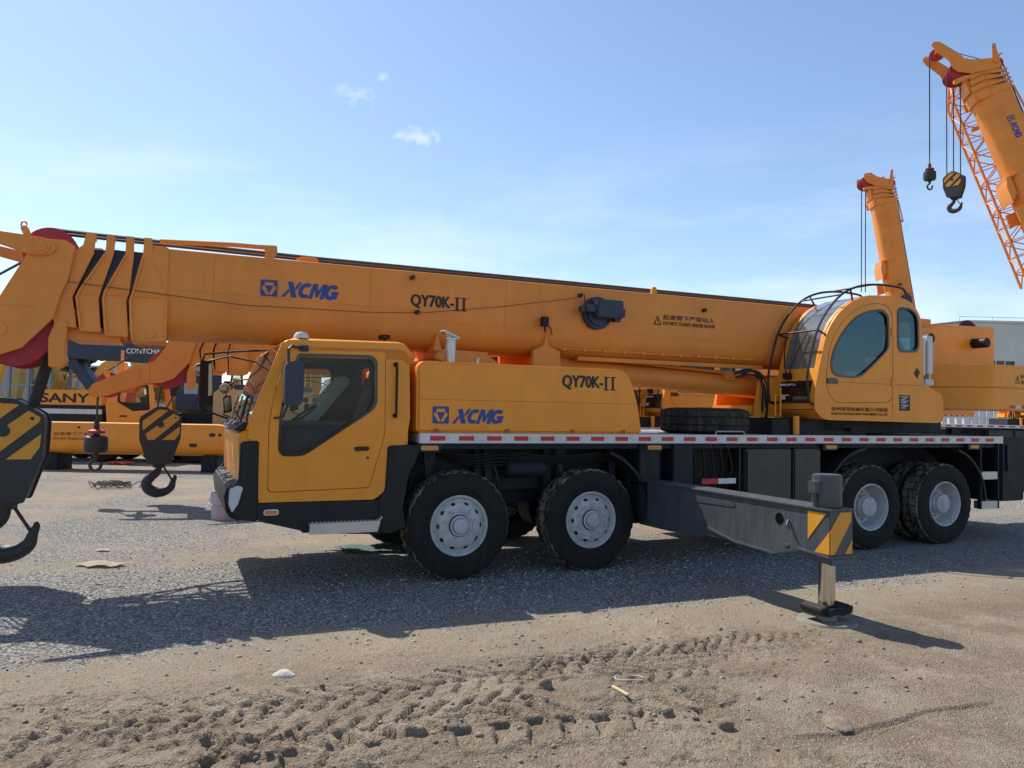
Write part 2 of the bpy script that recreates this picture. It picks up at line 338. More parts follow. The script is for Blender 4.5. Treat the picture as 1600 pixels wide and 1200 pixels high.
for y in (.5, 1.3, 2.0): h.tube([(-2.32, y, 1.70), (-2.27, y+.25, 1.80), (-2.19, y+.55, 2.02)], .012, 6); h.box(-2.36, -2.28, y-.05, y+.05, 1.66, 1.72, .01)
h.prism([(-2.34, 1.64), (-2.40, 1.66), (-2.31, 1.73), (-2.22, 1.73)], .06, W-.06)
h.obj('wiper', BLK, cab)
h = M()                                                            # dark corner trim, bumper
tr = [(-2.335, 1.54), (-2.16, 1.555), (-2.155, .74), (-2.30, .76), (-2.39, .80), (-2.43, .90), (-2.42, 1.08), (-2.345, 1.15)]
for y0, y1 in ((-.018, .10), (W-.1, W+.018)): h.prism(tr, y0, y1, b=.015)
h.prism([(-2.30, .72), (-2.44, .80), (-2.47, .98), (-2.44, 1.09), (-2.30, 1.13)], .1, W-.1, b=.02)
h.prism(rp([(-2.16, .925), (-.92, .925), (-.70, 1.02), (-.62, .62), (-.92, .56), (-1.60, .60), (-2.15, .745)], .03), -.01, .25, b=.012)
h.prism(rp([(-.84, 1.50), (-.66, 1.51), (-.50, 1.51), (-.50, 1.40), (-.60, 1.20), (-.70, .6), (-.80, .56), (-.92, .6), (-.93, .93), (-.86, 1.03)], .03), -.025, .5, b=.012)
h.box(-1.7, -.9, .05, W-.05, .6, .93)
h.obj('bumper', BLK, cab)
for y0, y1 in ((-.021, .3), (W-.3, W+.021)): h = M(); h.prism(rp([(-2.425, 1.07), (-2.36, 1.11), (-2.30, 1.09), (-2.345, .92), (-2.40, .84), (-2.432, .92)], .02), y0, y1, b=.008); h.obj('headlight', LENS, cab)
h = M()
h.prism([(-1.66, .705), (-.94, .705), (-.90, .755), (-.91, .76), (-.95, .715), (-1.66, .712)], -.10, .08)
for i in range(17):
    for j in range(3): h.cyl((-1.62+i*.042, -.07+j*.05, .714), (-1.62+i*.042, -.07+j*.05, .722), .010, seg=6)
h.prism([(-1.65, .60), (-.95, .60), (-.92, .705), (-1.65, .705)], -.085, .06)
h.obj('step', [ALU], cab)
h = M(); h.prism(rp([(-2.10, .80), (-2.10, .86), (-1.95, .86), (-1.95, .80)], .03), -.016, -.005, b=.003); h.mi = 1; h.prism(rp([(-2.085, .81), (-2.085, .85), (-1.965, .85), (-1.965, .81)], .02), -.022, -.016, b=.002)
h.obj('marker_light', [WHT, AMB], cab)
h = M(); h.prism(rp([(-1.20, 1.445), (-1.20, 1.49), (-1.045, 1.495), (-1.045, 1.45)], .02), -.030, -.004, b=.006); h.cyl((-1.055, -.012, 1.375), (-1.055, -.004, 1.375), .013, seg=12); h.obj('door_handle', BLG, cab)
h = M(); h.tube([(-.775, .0, 2.37), (-.775, -.05, 2.39), (-.772, -.055, 2.33), (-.77, -.055, 1.85), (-.772, -.05, 1.81), (-.772, .0, 1.83)], .014, 8); h.cyl((-.775, .001, 2.375), (-.775, -.02, 2.375), .024, seg=12); h.cyl((-.772, .001, 1.825), (-.772, -.02, 1.825), .024, seg=12); h.obj('grab_handle', BLK, cab)
h = M()                                                            # near mirror
h.loft([[(x, y, z) for x, z in rp([(-1.965, 1.92), (-1.97, 2.30), (-1.93, 2.345), (-1.80, 2.355), (-1.785, 2.30), (-1.79, 1.95), (-1.83, 1.91)], .02)] for y in (-.34, -.22)])
h.tube([(-1.93, -.28, 2.33), (-1.935, -.28, 2.475), (-1.90, -.26, 2.50), (-1.76, -.02, 2.51), (-1.76, .01, 2.505)], .014, 8); h.box(-1.80, -1.70, -.03, .0, 2.47, 2.535, .01); h.tube([(-1.92, -.28, 1.95), (-1.96, -.2, 1.80), (-2.02, .0, 1.78)], .012, 6)
h.obj('mirror', [NAVY], cab)
h = M()                                                            # far mirrors out in front
h.tube([(-1.84, W-.2, 2.64), (-2.30, 2.8, 2.62), (-2.60, 2.85, 2.58), (-2.66, 2.86, 2.40), (-2.66, 2.86, 1.95), (-2.60, 2.85, 1.84), (-2.22, 2.7, 1.70)], .014, 8)
h.tube([(-1.9, W-.2, 2.46), (-2.3, 2.8, 2.56), (-2.63, 2.85, 2.47)], .011, 6); h.tube([(-1.95, W-.1, 2.27), (-2.2, 2.7, 2.24), (-2.34, 2.75, 2.15)], .011, 6); h.tube([(-2.2, W, 1.72), (-2.35, 2.75, 1.78), (-2.33, 2.75, 2.05)], .011, 6)
h.loft([[(x, y, z) for x, z in rp([(-2.66, 1.85), (-2.66, 2.49), (-2.51, 2.49), (-2.49, 1.9)], .03)] for y in (2.79, 2.91)])
h.loft([[(x, y, z) for x, z in rp([(-2.35, 1.80), (-2.37, 2.02), (-2.27, 2.04), (-2.25, 1.82)], .03)] for y in (2.70, 2.80)])
h.mi = 1; h.lathe([(.0, .07), (.07, .05), (.085, 0), (.08, -.01), (.066, -.008)], (-2.66, 2.8, 2.37), 'y', 1, 20, cap=False); h.lathe([(.0, .07), (.06, .05), (.075, 0), (.07, -.01), (.058, -.008)], (-2.35, 2.7, 2.12), 'y', 1, 20, cap=False); h.mi = 2; h.lathe([(0, -.009), (.066, -.004)], (-2.66, 2.8, 2.37), 'y', 1, 20, cap=False); h.lathe([(0, -.009), (.058, -.004)], (-2.35, 2.7, 2.12), 'y', 1, 20, cap=False)
h.prism(rp([(-2.55, 2.02), (-2.555, 2.45), (-2.515, 2.46), (-2.5, 2.04)], .015), 2.782, 2.79); h.prism(rp([(-2.34, 1.82), (-2.355, 2.0), (-2.28, 2.02), (-2.265, 1.84)], .03), 2.692, 2.70)
h.obj('mirror', [BLK, TAN, MIRR], cab)
h = M(); h.lathe([(0, .07), (.05, .062), (.075, .03), (.08, 0)], (-1.76, .12, 2.615), 'z', 1, 20); h.obj('roof_beacon', WHT, cab)
h = M(); h.box(-.83, -.72, .45, .6, 2.69, 2.74, .008); h.cyl((-.775, .52, 2.58), (-.775, .52, 2.69), .012, seg=8); h.obj('work_lamp', BLK, cab)
h = M()                                                            # seat, headrest, console
h.box(-1.45, -.95, .55, 1.05, 1.35, 1.52, .05); h.mi = 0
h.loft([[(x, .55+(.04 if z > 2.0 else 0), z) for x, z in q] + [] for q in ()] or [[(-1.02, y, 1.5) for y in (.56, 1.04)] + [(-.88, y, 1.5) for y in (1.04, .56)], [(-.96, .58, 1.9), (-.96, 1.02, 1.9), (-.80, 1.02, 1.9), (-.80, .58, 1.9)], [(-.90, .66, 2.25), (-.90, .94, 2.25), (-.78, .94, 2.25), (-.78, .66, 2.25)]])
h.box(-1.4, -1.0, .62, .98, 1.0, 1.35); h.mi = 1
h.prism([(-1.4, 1.53), (-1.05, 1.53), (-.90, 2.12), (-.98, 2.13), (-1.15, 1.66)], .5, .58, b=.02)
h.obj('seat', [INT, CLOTH], cab)
h = M(); h.plate([(.05, 1.2), (W-.05, 1.2), (W-.05, 2.52), (.05, 2.52)], [rp([(1.60, 2.10), (2.10, 2.10), (2.10, 2.42), (1.60, 2.42)], .05)], -.69, -.665, 'x'); h.box(-1.90, -.69, .05, W-.05, 2.50, 2.53)
h.plate(grow(side, -.06), [grow(win, -.015)], W-.075, W-.05); h.obj('cab_lining', INT, cab)
h = M(); h.prism([(-1.62, 1.70), (-1.50, 1.62), (-1.02, 2.22), (-1.12, 2.30)], 1.05, 1.52, b=.03); h.mi = 1; h.prism([(-1.48, 1.60), (-1.28, 1.50), (-.84, 2.15), (-1.0, 2.22)], 1.0, 1.55, b=.04); h.obj('folded_seat', [mat('pale_seat_cover', (.70, .72, .66), .9, var=.15, bump=.3), mat('dark_red_cushion', (.10, .035, .035), .9, var=.2)], cab)
h = M(); h.tube([(-1.66+.05*math.cos(a)*3.6, .8+.22*math.sin(a), 1.78+.14*math.cos(a)) for a in [2*math.pi*i/24 for i in range(25)]], .014, 6); h.tube([(-1.66, .8, 1.78), (-1.85, .8, 1.45)], .03, 8); h.prism([(-2.2, 1.0), (-2.25, 1.66), (-2.0, 1.72), (-1.85, 1.6), (-1.9, 1.0)], .1, W-.1, b=.03); h.obj('steering_wheel', INT, cab)
# --- engine hood behind the cab
h = M()
hood = rp([(-.52, 1.64), (-.53, 2.36), (-.46, 2.435), (2.04, 2.435), (2.19, 2.37), (2.315, 2.06), (2.385, 1.64)], [0, .05, .05, .06, .08, .2, 0])
h.prism(hood, 0, W, b=.03, seg=3)
hd = h.obj('engine_hood', ORA, crane)
h = M(); h.box(-.5, 2.33, -.0015, .002, 2.008, 2.012)
for x in (-.3, .55, 1.4, 2.1): h.box(x-.03, x+.03, -.010, .002, 1.655, 1.69, .004)
h.obj('panel_line', mat('orange_shadow_gap', (.34, .11, .012), .6), hd)
emblem('emblem', -.345, 1.745, .19, -.002, BLUE, hd)
wordmark(-.125, .525, 1.746, 1.91, -.002, BLUE, hd)
lettering('lettering', [('QY70K-', 1.25, 1.81, 2.17, 2.335, 0, .045), ('I', 1.835, 1.865, 2.175, 2.335, 0, 0), ('I', 1.93, 1.96, 2.175, 2.335, 0, 0)], -.002, INK, hd)
for x in (1.83, 1.925):
    h = M()
    for z in (2.175, 2.33): h.box(x-.01, x+.06, -.0045, -.002, z-.006, z+.006)
    h.obj('numeral_serif', INK, hd)
h = M(); h.cyl((-.065, .25, 2.42), (-.065, .25, 2.70), .062, seg=20); h.cyl((-.065, .25, 2.70), (-.065, .25, 2.72), .085, seg=20)
h.prism([(-.19, 2.79), (-.16, 2.81), (.03, 2.73), (.02, 2.705)], .18, .32, b=.01); h.obj('exhaust_pipe', ALU, crane)
h = M(); h.cyl((.25, .2, 2.43), (.25, .2, 2.49), .022, seg=10); h.cyl((.25, .2, 2.49), (.25, .2, 2.50), .035, seg=10); h.obj('filler_cap', STL, crane)
# --- deck with the striped edge
h = M(); h.box(-.50, 9.14, .0, 2.75, 1.53, 1.632, .006); h.mi = 0
h.tube([(3.55, .06, 1.64), (3.56, .06, 1.675), (3.62, .06, 1.68), (3.98, .06, 1.68), (4.02, .06, 1.675), (4.03, .06, 1.64)], .01, 6)
dk = h.obj('deck', DECK, crane)
h = M(); h.box(-.485, 9.14, -.006, .0, 1.527, 1.638); h.obj('edge_strip', WHT, dk)
h = M()
for k in range(28):
    x = -.37+.337*k; h.box(x, x+.18, -.0085, -.0055, 1.556, 1.607)
    if k < 27: h.cyl((x+.21, -.0085, 1.585), (x+.21, -.0055, 1.585), .007, seg=6)
h.obj('reflector_tape', RED, dk)
for x in (-.37, 2.56, 5.50, 8.47):
    h = M(); h.prism([(x-.14, 1.527), (x+.16, 1.527), (x+.12, 1.43), (x-.14, 1.43)], .004, .02); h.mi = 1; h.prism(rp([(x-.10, 1.45), (x-.10, 1.50), (x+.10, 1.50), (x+.10, 1.45)], .02), -.012, .004, b=.003); h.mi = 2; h.prism(rp([(x-.08, 1.458), (x-.08, 1.492), (x+.08, 1.492), (x+.08, 1.458)], .015), -.02, -.012, b=.003); h.obj('marker_light', [BLK, TAN, AMB], dk)
# --- chassis
h = M()
h.box(-2.1, 10.2, .75, 2.0, .75, 1.50); h.box(-.48, 9.1, .06, 2.7, 1.46, 1.529)
h.box(-.45, 2.3, .5, 2.3, .95, 1.5)
for x in (0, 1.68, 6.29, 7.83): h.cyl((x, .3, .608), (x, 2.45, .608), .13, seg=14); h.cyl((x, 1.2, .608), (x, 1.55, .608), .28, seg=18)
h.cyl((.8, .55, 1.15), (.8, .55, 1.45), .06); h.box(.3, .45, .35, .5, .7, 1.46); h.box(1.2, 1.3, .35, .5, .8, 1.46); h.box(4.0, 5.3, 1.4, 2.7, .66, 1.46)
ch = h.obj('chassis', DRK, crane)
h = M(); h.cyl((.62, .22, 1.22), (1.12, .22, 1.22), .11, seg=20, b=.02); h.obj('air_tank', DRK, ch)
h = M(); h.cyl((2.42, .30, .8), (2.42, .30, 1.1), .08, seg=16); h.obj('air_tank', DRK, ch)
h = M()
for k in range(5): h.tube(spl([(-.4+k*.02, .35+k*.03, 1.44), (.2, .18+k*.03, 1.38-k*.03), (.55, .2, 1.42-k*.04), (1.3, .16+k*.02, 1.36-k*.02), (2.3, .25, 1.44-k*.03)]), .011, 5)
for x in (.45, 1.3): h.tube(spl([(x, .3, 1.4), (x+.06, .22, 1.2), (x+.1, .26, 1.0), (x+.04, .5, .85)]), .014, 5)
h.obj('brake_hose', CABLE, ch)
h = M()
for x in (-.35, .38, 1.32, 2.05): h.prism([(x, 1.46), (x+.14, 1.46), (x+.10, 1.05), (x+.03, 1.05)], .28, .32); h.cyl((x+.07, .27, 1.36), (x+.07, .29, 1.36), .02, seg=6)
h.prism([(-.55, .98), (.8, 1.05), (2.2, .98), (2.2, .93), (.8, .97), (-.55, .93)], .55, .63); h.obj('spring_bracket', DRK, ch)
def fender(cx, a0, a1, r, y0, y1, name='mudguard'):
    h = M(); out = []; inn = []
    for i in range(17):
        a = R(a0+(a1-a0)*i/16); out.append((cx+r*math.cos(a), .608+r*math.sin(a))); inn.append((cx+(r-.035)*math.cos(a), .608+(r-.035)*math.sin(a)))
    h.prism(out+inn[::-1], y0, y1); h.obj(name, BLK, ch)
fender(1.68, 5, 72, .86, .02, .5); fender(.84, 62, 118, 1.1, .3, .9)
fender(6.25, 95, 172, .86, .0, .62); fender(7.9, 2, 75, .86, .0, .62)
h = M()                                                            # front outrigger housing
h.box(2.36, 2.66, .02, .25, 1.0, 1.527, .01); h.box(2.86, 3.17, .02, .25, 1.0, 1.527, .01); h.box(2.36, 3.17, .25, 2.6, .5, 1.52, .01); h.prism([(2.36, 1.05), (3.1, 1.05), (3.1, .5), (2.85, .42), (2.75, .5), (2.36, .62)], .02, .3, b=.01)
h.obj('outrigger_housing', DRK, ch)
h = M(); h.box(4.03, 4.82, .03, .9, .66, 1.45, .02); h.box(4.86, 5.35, .03, .9, .60, 1.45, .02)
h.box(4.05, 4.07, .02, .032, .7, 1.42); h.tube([(3.98, .1, 1.5), (3.98, .1, .7)], .012, 6)
h.obj('fuel_tank', mat('dark_tank_paint', (.030, .029, .029), .35, var=.3, dust=.12, dustcol=(.12, .1, .08)), ch)
h = M(); h.box(3.18, 4.0, .35, .9, .7, 1.45); 
for i in range(5): h.tube([(3.3+i*.14, .2, 1.5), (3.32+i*.15, .18, 1.2), (3.36+i*.13, .25, .9)], .018, 6)
h.obj('valve_box', BLK, ch)
h = M(); h.box(3.30, 3.55, .01, .03, 1.0, 1.07, .005); h.mi = 1; h.box(3.56, 3.85, .01, .03, 1.0, 1.07, .005); h.obj('reflector_plate', [RED, WHT], ch)
h = M()
for x in (8.64, 9.05): h.box(x, x+.035, .02, .08, .50, 1.527, .004)
h.mi = 1
for z in (.50, .96, ): h.box(8.675, 9.05, .025, .16, z, z+.12, .004)
h.obj('ladder', [BLK, ALU], ch)
h = M(); h.box(9.2, 9.75, .06, 2.7, .60, 1.62, .02); h.box(9.30, 9.42, .03, .07, 1.08, 1.5); h.box(9.75, 10.5, .3, 2.4, .7, 1.5, .02); h.obj('outrigger_housing', DRK, ch)
# --- wheels
LUG = 64
def lug(r, hh, j): return (.0 if r < .575 else (.003 if (j % 4) < 2 else -.009))
TY = [(.335, .04), (.345, .016), (.365, .004), (.41, -.006), (.415, -.009), (.43, -.009), (.435, -.006), (.50, -.008), (.545, .002), (.555, .004), (.57, .012), (.592, .022), (.606, .036), (.613, .065), (.614, .10), (.600, .105), (.600, .12), (.614, .125), (.615, .21), (.600, .215), (.600, .23), (.614, .235), (.613, .275), (.604, .305), (.59, .318), (.54, .335), (.47, .348), (.40, .344), (.335, .30)]
def tyre(o, sg, parent):
    h = M(); h.lathe(TY, o, 'y', sg, 128, lug, close=True)
    for f in h.bm.faces:
        c = f.calc_center_median(); rr = math.hypot(c.x-o[0], c.z-o[2])
        if rr > .612: f.material_index = 1
        elif rr > .586: f.material_index = 2
    return h.obj('tyre', [RUB, RUBD, SHD], parent, 25)
def wheel_front(x, yo, sg):
    o = (x, yo, .608); h = M()
    h.lathe([(.338, .035), (.340, .010), (.330, .002), (.318, .006), (.300, .040), (.292, .050), (.276, .044), (.268, .030), (.235, .006), (.225, .0), (.155, .0), (.15, .012), (.12, .012), (.115, -.005), (.085, -.008), (.082, -.045), (.075, -.052), (.058, -.053), (.055, -.060), (0, -.062)], o, 'y', sg, 56, cap=False)
    for i in range(10):
        a = 2*math.pi*(i+.5)/10; cx, cz = x+.19*math.cos(a), .608+.19*math.sin(a); h.cyl((cx, yo+sg*.0, cz), (cx, yo-sg*.028, cz), .017, .014, 6); h.cyl((cx, yo, cz), (cx, yo-sg*.008, cz), .025, seg=10)
    h.mi = 1; h.lathe([(.122, .011), (.116, -.006), (.1165, -.0065), (.126, .010)], o, 'y', sg, 40, cap=False); h.lathe([(.084, -.009), (.088, -.0095), (.0825, -.0135)], o, 'y', sg, 40, cap=False)
    for i in range(10):
        a = 2*math.pi*i/10; n = Vector((math.cos(a), 0, math.sin(a))); t = Vector((-math.sin(a), 0, math.cos(a))); c = Vector((x, yo+sg*.017, .608))+n*.252
        q = [c+t*.028*math.cos(b)+n*.015*math.sin(b)+Vector((0, sg*.011*math.sin(b), 0)) for b in [2*math.pi*k/12 for k in range(12)]]
        h.loft([[p+Vector((0, -sg*.002, 0)) for p in q], [p+Vector((0, sg*.02, 0)) for p in q]])
    wo = h.obj('wheel', [RIM, BLG], crane); tyre(o, sg, wo); return wo
def wheel_rear(x, yo, sg):
    o = (x, yo, .608); h = M()
    h.lathe([(.338, .035), (.340, .010), (.330, .002), (.316, .008), (.302, .05), (.290, .08), (.285, .16), (.272, .20), (.262, .23), (.18, .25), (.16, .245), (.155, .10), (.145, .09), (.140, .04), (.125, .03), (.05, .028), (.045, .02), (0, .02)], o, 'y', sg, 56, cap=False)
    for i in range(10):
        a = 2*math.pi*i/10; cx, cz = x+.21*math.cos(a), .608+.21*math.sin(a); h.cyl((cx, yo+sg*.25, cz), (cx, yo+sg*.20, cz), .016, seg=6)
    for i in range(8):
        a = 2*math.pi*i/8; cx, cz = x+.11*math.cos(a), .608+.11*math.sin(a); h.cyl((cx, yo+sg*.04, cz), (cx, yo+sg*.02, cz), .011, seg=6)
    wo = h.obj('wheel', [RIM], crane); tyre(o, sg, wo); tyre((x, yo+sg*.37, .608), sg, wo); return wo
for x in (0, 1.68): wheel_front(x, 0, 1); wheel_front(x, 2.72, -1)
for x in (6.29, 7.83): wheel_rear(x, 0, 1); wheel_rear(x, 2.72, -1)
# --- outrigger, pulled out and set down
h = M()
top = 1.045
pr = [(.2, top), (.2, .50), (-.45, .505), (-1.61, .585), (-2.2, .565), (-2.52, .665), (-2.90, .64), (-2.90, top)]
h.prism([(y, z) for y, z in pr], 2.48, 2.76, 'x', b=.004)
h.prism([(.2, top), (.2, top+.014), (-2.91, top+.014), (-2.91, top)], 2.462, 2.778, 'x')
bot = [(-1.61, .585), (-2.2, .565), (-2.52, .665), (-2.91, .64)]
h.prism(bot+[(y, z-.02) for y, z in bot[::-1]], 2.455, 2.785, 'x'); h.prism([(-2.52, .645), (-2.91, .62), (-2.93, .56), (-2.5, .6)], 2.47, 2.77, 'x', b=.01)
h.prism([(-.45, .9), (-1.6, .93), (-1.62, .96), (-1.6, .985), (-.45, .95)], 2.474, 2.479, 'x'); h.prism([(-.35, .82), (-1.6, .585), (-1.58, .57), (-.3, .79)], 2.465, 2.485, 'x')
h.cyl((2.479, -2.3, .955), (2.4835, -2.3, .955), .05, seg=20)
arm = h.obj('outrigger_beam', GRY, crane)
h = M(); h.cyl((2.4775, -2.27, .90), (2.4755, -2.27, .90), .055, seg=24); h.obj('hole', BLG, arm)
h = M(); h.tube([(2.47, -2.40, .90), (2.44, -2.41, .86), (2.46, -2.43, .82)], .014, 6); h.obj('lug', GRY, arm); h = M(); h.box(2.462, 2.48, -2.40, -2.34, .645, .67); h.obj('lug', GRY, arm)
def quad(h, pts, nx, d=.003):
    h.loft([[Vector(p) for p in pts], [Vector(p)+Vector(nx)*d for p in pts]])
h = M()
f = lambda y, z: (2.478, y, z)
quad(h, [f(-2.64, 1.02), f(-2.64, .76), f(-2.86, 1.02)], (-1, 0, 0)); quad(h, [f(-2.72, .655), f(-2.898, .86), f(-2.898, .655)], (-1, 0, 0))
e = lambda x, z: (x, -2.902, z)
quad(h, [e(2.482, .87), e(2.60, 1.03), e(2.735, 1.03), e(2.735, .95), e(2.53, .655), e(2.482, .655)], (0, -1, 0)); quad(h, [e(2.66, .655), e(2.745, .78), e(2.745, .655)], (0, -1, 0))
h.obj('hazard_stripe', HAZY, arm)
JX, JY = 2.65, -2.70
h = M(); h.cyl((JX, JY, 1.06), (JX, JY, 1.36), .132, seg=36, b=.01); h.cyl((JX, JY, 1.30), (JX, JY, 1.305), .135, seg=36); h.box(JX-.19, JX-.12, JY-.05, JY+.05, 1.19, 1.3, .005); h.tube([(JX-.16, JY, 1.2), (JX-.15, JY, 1.12), (JX-.12, JY, 1.06)], .02, 6); h.obj('jack_cylinder', GRY, arm); h = M(); h.cyl((JX, JY, .55), (JX, JY, .66), .11, seg=28); h.obj('jack_gland', GRY, arm)
h = M(); h.cyl((JX, JY, .12), (JX, JY, .56), .075, seg=32); h.obj('jack_rod', CHR, arm)
h = M(); h.cyl((JX, JY, .0), (JX, JY, .022), .27, .26, 40); h.cyl((JX, JY, .02), (JX, JY, .10), .09, seg=20)
h.mi = 1
for sx_ in (-1, 1): h.prism([(JX+sx_*.06, .07), (JX+sx_*.19, .09), (JX+sx_*.20, .15), (JX+sx_*.13, .18), (JX+sx_*.05, .13)], JY-.13, JY+.13, b=.008)
h.box(JX-.14, JX+.14, JY-.15, JY-.11, .09, .15, .006)
h.obj('foot_plate', [mat('dusty_steel', (.24, .21, .17), .8, var=.2, vscale=12, bump=.2), BLK], arm)
# --- turntable and upper works
h = M(); h.cyl((6.3, 1.375, 1.632), (6.3, 1.375, 1.87), .95, seg=48); h.box(4.75, 6.1, .35, 2.3, 1.632, 1.86, .01); h.box(6.55, 8.4, .5, 2.3, 1.66, 1.88, .02); h.box(6.2, 6.5, .3, .4, 1.70, 1.74, .01)
for i in range(9): h.box(5.75+i*.04, 5.77+i*.04, .335, .35, 1.70, 1.80)
h.obj('turntable', BLK, crane)
h = M()
for y in (.86, 1.80): h.prism([(4.9, 1.88), (5.0, 2.42), (5.6, 2.55), (7.2, 2.6), (7.9, 3.3), (8.6, 3.45), (10.2, 3.52), (10.2, 2.2), (7.8, 1.9)], y, y+.07, b=.006)
h.box(4.85, 5.5, .95, 1.8, 1.9, 2.05, .01); h.tube([(4.95, .5, 1.9), (4.95, .5, 2.2), (5.2, .5, 2.2)], .012, 6); h.tube([(5.0, .45, 1.9), (5.0, .45, 2.3)], .012, 6)
h.cyl((5.15, .3, 1.64), (5.15, .3, 1.9), .045, seg=14)
upr = h.obj('upper_frame', ORA, crane)
# operator's cab
YC0, YC1 = .08, .86
oc = rp([(5.28, 1.98), (5.27, 2.20), (5.33, 2.50), (5.49, 3.09), (5.70, 3.38), (5.98, 3.585), (6.37, 3.70), (6.96, 3.715), (7.22, 3.64), (7.38, 3.46), (7.43, 3.2), (7.455, 2.40), (7.52, 2.40), (7.86, 2.27), (7.885, 2.15), (7.88, 1.86), (7.74, 1.835), (5.45, 1.855)], [.08, .2, .2, .2, .2, .2, .3, .2, .15, .1, .1, .03, .03, .06, .06, .05, .05, .12])
ow1 = rp([(5.565, 2.66), (5.62, 2.86), (5.78, 3.11), (6.0, 3.33), (6.25, 3.45), (6.58, 3.50), (6.70, 3.42), (6.72, 3.2), (6.715, 2.92), (6.42, 2.68), (6.17, 2.50), (6.03, 2.465), (5.70, 2.475), (5.59, 2.53)], [.1, .1, .15, .15, .15, .07, .05, .1, .08, .1, .08, .08, .08, .06])
ow2 = rp([(6.89, 3.50), (6.95, 3.555), (7.14, 3.56), (7.28, 3.50), (7.335, 3.38), (7.35, 2.98), (7.29, 2.90), (6.96, 2.885), (6.90, 2.95)], [.04, .05, .08, .08, .1, .06, .05, .05, .05])
h = M()
h.plate(oc, [ow1, ow2], YC0, YC0+.04); h.plate(oc, [], YC1-.04, YC1)
# swept shell: roof and back, then the front frame bars
def sweep(h, pts, y0, y1, th=.035):
    k = len(pts); inner = []
    for i, p in enumerate(pts):
        a = Vector(pts[max(i-1, 0)]); b = Vector(pts[min(i+1, k-1)]); d = (b-a).normalized(); inner.append((p[0]+d.y*th, p[1]-d.x*th))
    h.prism(pts+inner[::-1], y0, y1)
roofc = [(6.20, 3.665), (6.37, 3.698), (6.6, 3.71), (6.96, 3.712), (7.15, 3.67), (7.30, 3.57), (7.385, 3.45)]
RW = rp([(YC0+.14, 2.86), (YC1-.12, 2.86), (YC1-.12, 3.38), (YC0+.14, 3.38)], .06)
h.plate([(YC0+.041, 2.38), (YC1-.041, 2.38), (YC1-.041, 3.46), (YC0+.041, 3.46)], [RW], 7.365, 7.40, 'x')
sweep(h, roofc, YC0+.041, YC1-.041)
frontc = [(5.285, 2.0), (5.275, 2.20), (5.335, 2.50), (5.40, 2.78), (5.49, 3.07), (5.58, 3.24), (5.70, 3.375), (5.85, 3.50), (6.0, 3.59), (6.18, 3.655)]
sweep(h, frontc[:1]+[(5.28, 2.10)], YC0+.041, YC1-.041); sweep(h, [(5.315, 2.41), (5.335, 2.50), (5.355, 2.59)], YC0+.041, YC1-.041)
sweep(h, frontc, YC0+.041, YC0+.09); sweep(h, frontc, YC1-.09, YC1-.041)
h.prism(rp([(5.285, 1.99), (5.45, 1.86), (7.74, 1.84), (7.86, 1.9), (7.86, 1.99)], .03), YC0+.041, YC1-.041)
oca = h.obj('operator_cab', ORA, crane)
h = M(); h.prism(ow1, YC0+.014, YC0+.02); h.obj('window', GLB, oca)
h = M(); h.prism(ow2, YC0+.014, YC0+.02); h.obj('window', GLB, oca)
h = M(); h.prism(RW, 7.375, 7.381, 'x'); h.obj('window', GLB, oca)
h = M(); h.prism(grow(oc, -.05), YC1-.06, YC1-.042); h.plate([(YC0+.05, 2.4), (YC1-.05, 2.4), (YC1-.05, 3.45), (YC0+.05, 3.45)], [RW], 7.34, 7.36, 'x'); h.obj('cab_lining', mat('blue_grey_lining', (.065, .075, .09), .8, var=.15), oca)
h = M()
for o_ in (ow1, ow2): h.plate(grow(o_, .006), [grow(o_, -.03)], YC0-.008, YC0+.013)
h.obj('window_seal', BLG, oca)
h = M(); sweep(h, [frontc[2]]+[(5.355, 2.585)]+frontc[3:], YC0+.088, YC1-.088, .006); h.obj('windscreen', GLF, oca)
h = M(); sweep(h, [(5.272, 2.105), (5.262, 2.20), (5.30, 2.405)], YC0+.09, YC1-.09, .02); h.obj('lower_window', mat('brown_tinted_panel', (.028, .014, .012), .12, var=.2), oca)
h = M(); od = rp([(5.50, 2.15), (5.49, 2.35), (5.53, 2.75), (5.62, 3.02)], .05)
seam = rp([(5.62, 3.04), (5.80, 3.28), (6.1, 3.5), (6.45, 3.585), (6.70, 3.56), (6.80, 3.40), (6.80, 2.2), (6.70, 2.13), (5.66, 2.10), (5.50, 2.28), (5.49, 2.5), (5.54, 2.83)], [.1, .1, .2, .1, .1, .1, .05, .05, .1, .1, .1, .1])
h.plate(grow(seam, .004), [grow(seam, -.003)], YC0-.002, YC0+.004); h.box(5.52, 7.44, YC0-.0015, YC0+.004, 2.395, 2.399); h.box(6.795, 6.80, YC0-.002, YC0+.004, 1.9, 2.2); h.obj('door_seam', INKB, oca)
h = M(); h.prism(rp([(5.49, 2.37), (5.49, 2.45), (5.70, 2.45), (5.71, 2.37)], .035), YC0-.016, YC0+.001, b=.006); h.obj('door_handle', BLG, oca)
for z in (3.18, 2.43): h = M(); h.box(6.765, 6.83, YC0-.018, YC0+.001, z-.07, z+.07, .006); h.obj('hinge', ORA, oca)
h = M(); h.prism([(7.24, 2.58), (7.30, 2.665), (7.37, 2.60), (7.31, 2.50)], YC0-.004, YC0+.001); h.obj('sticker', INK, oca)
h = M(); h.prism(rp([(6.935, 2.01), (6.935, 2.245), (7.155, 2.245), (7.155, 2.01)], .015), YC0-.004, YC0+.001)
h.mi = 1
for i in range(9): 
    z = 2.215-i*.021; h.box(6.96+(.05 if i % 3 else 0)*(i % 2), 7.13-.04*((i*7) % 3), YC0-.006, YC0-.004, z, z+.009)
h.obj('data_plate', [INK, WHT], oca)
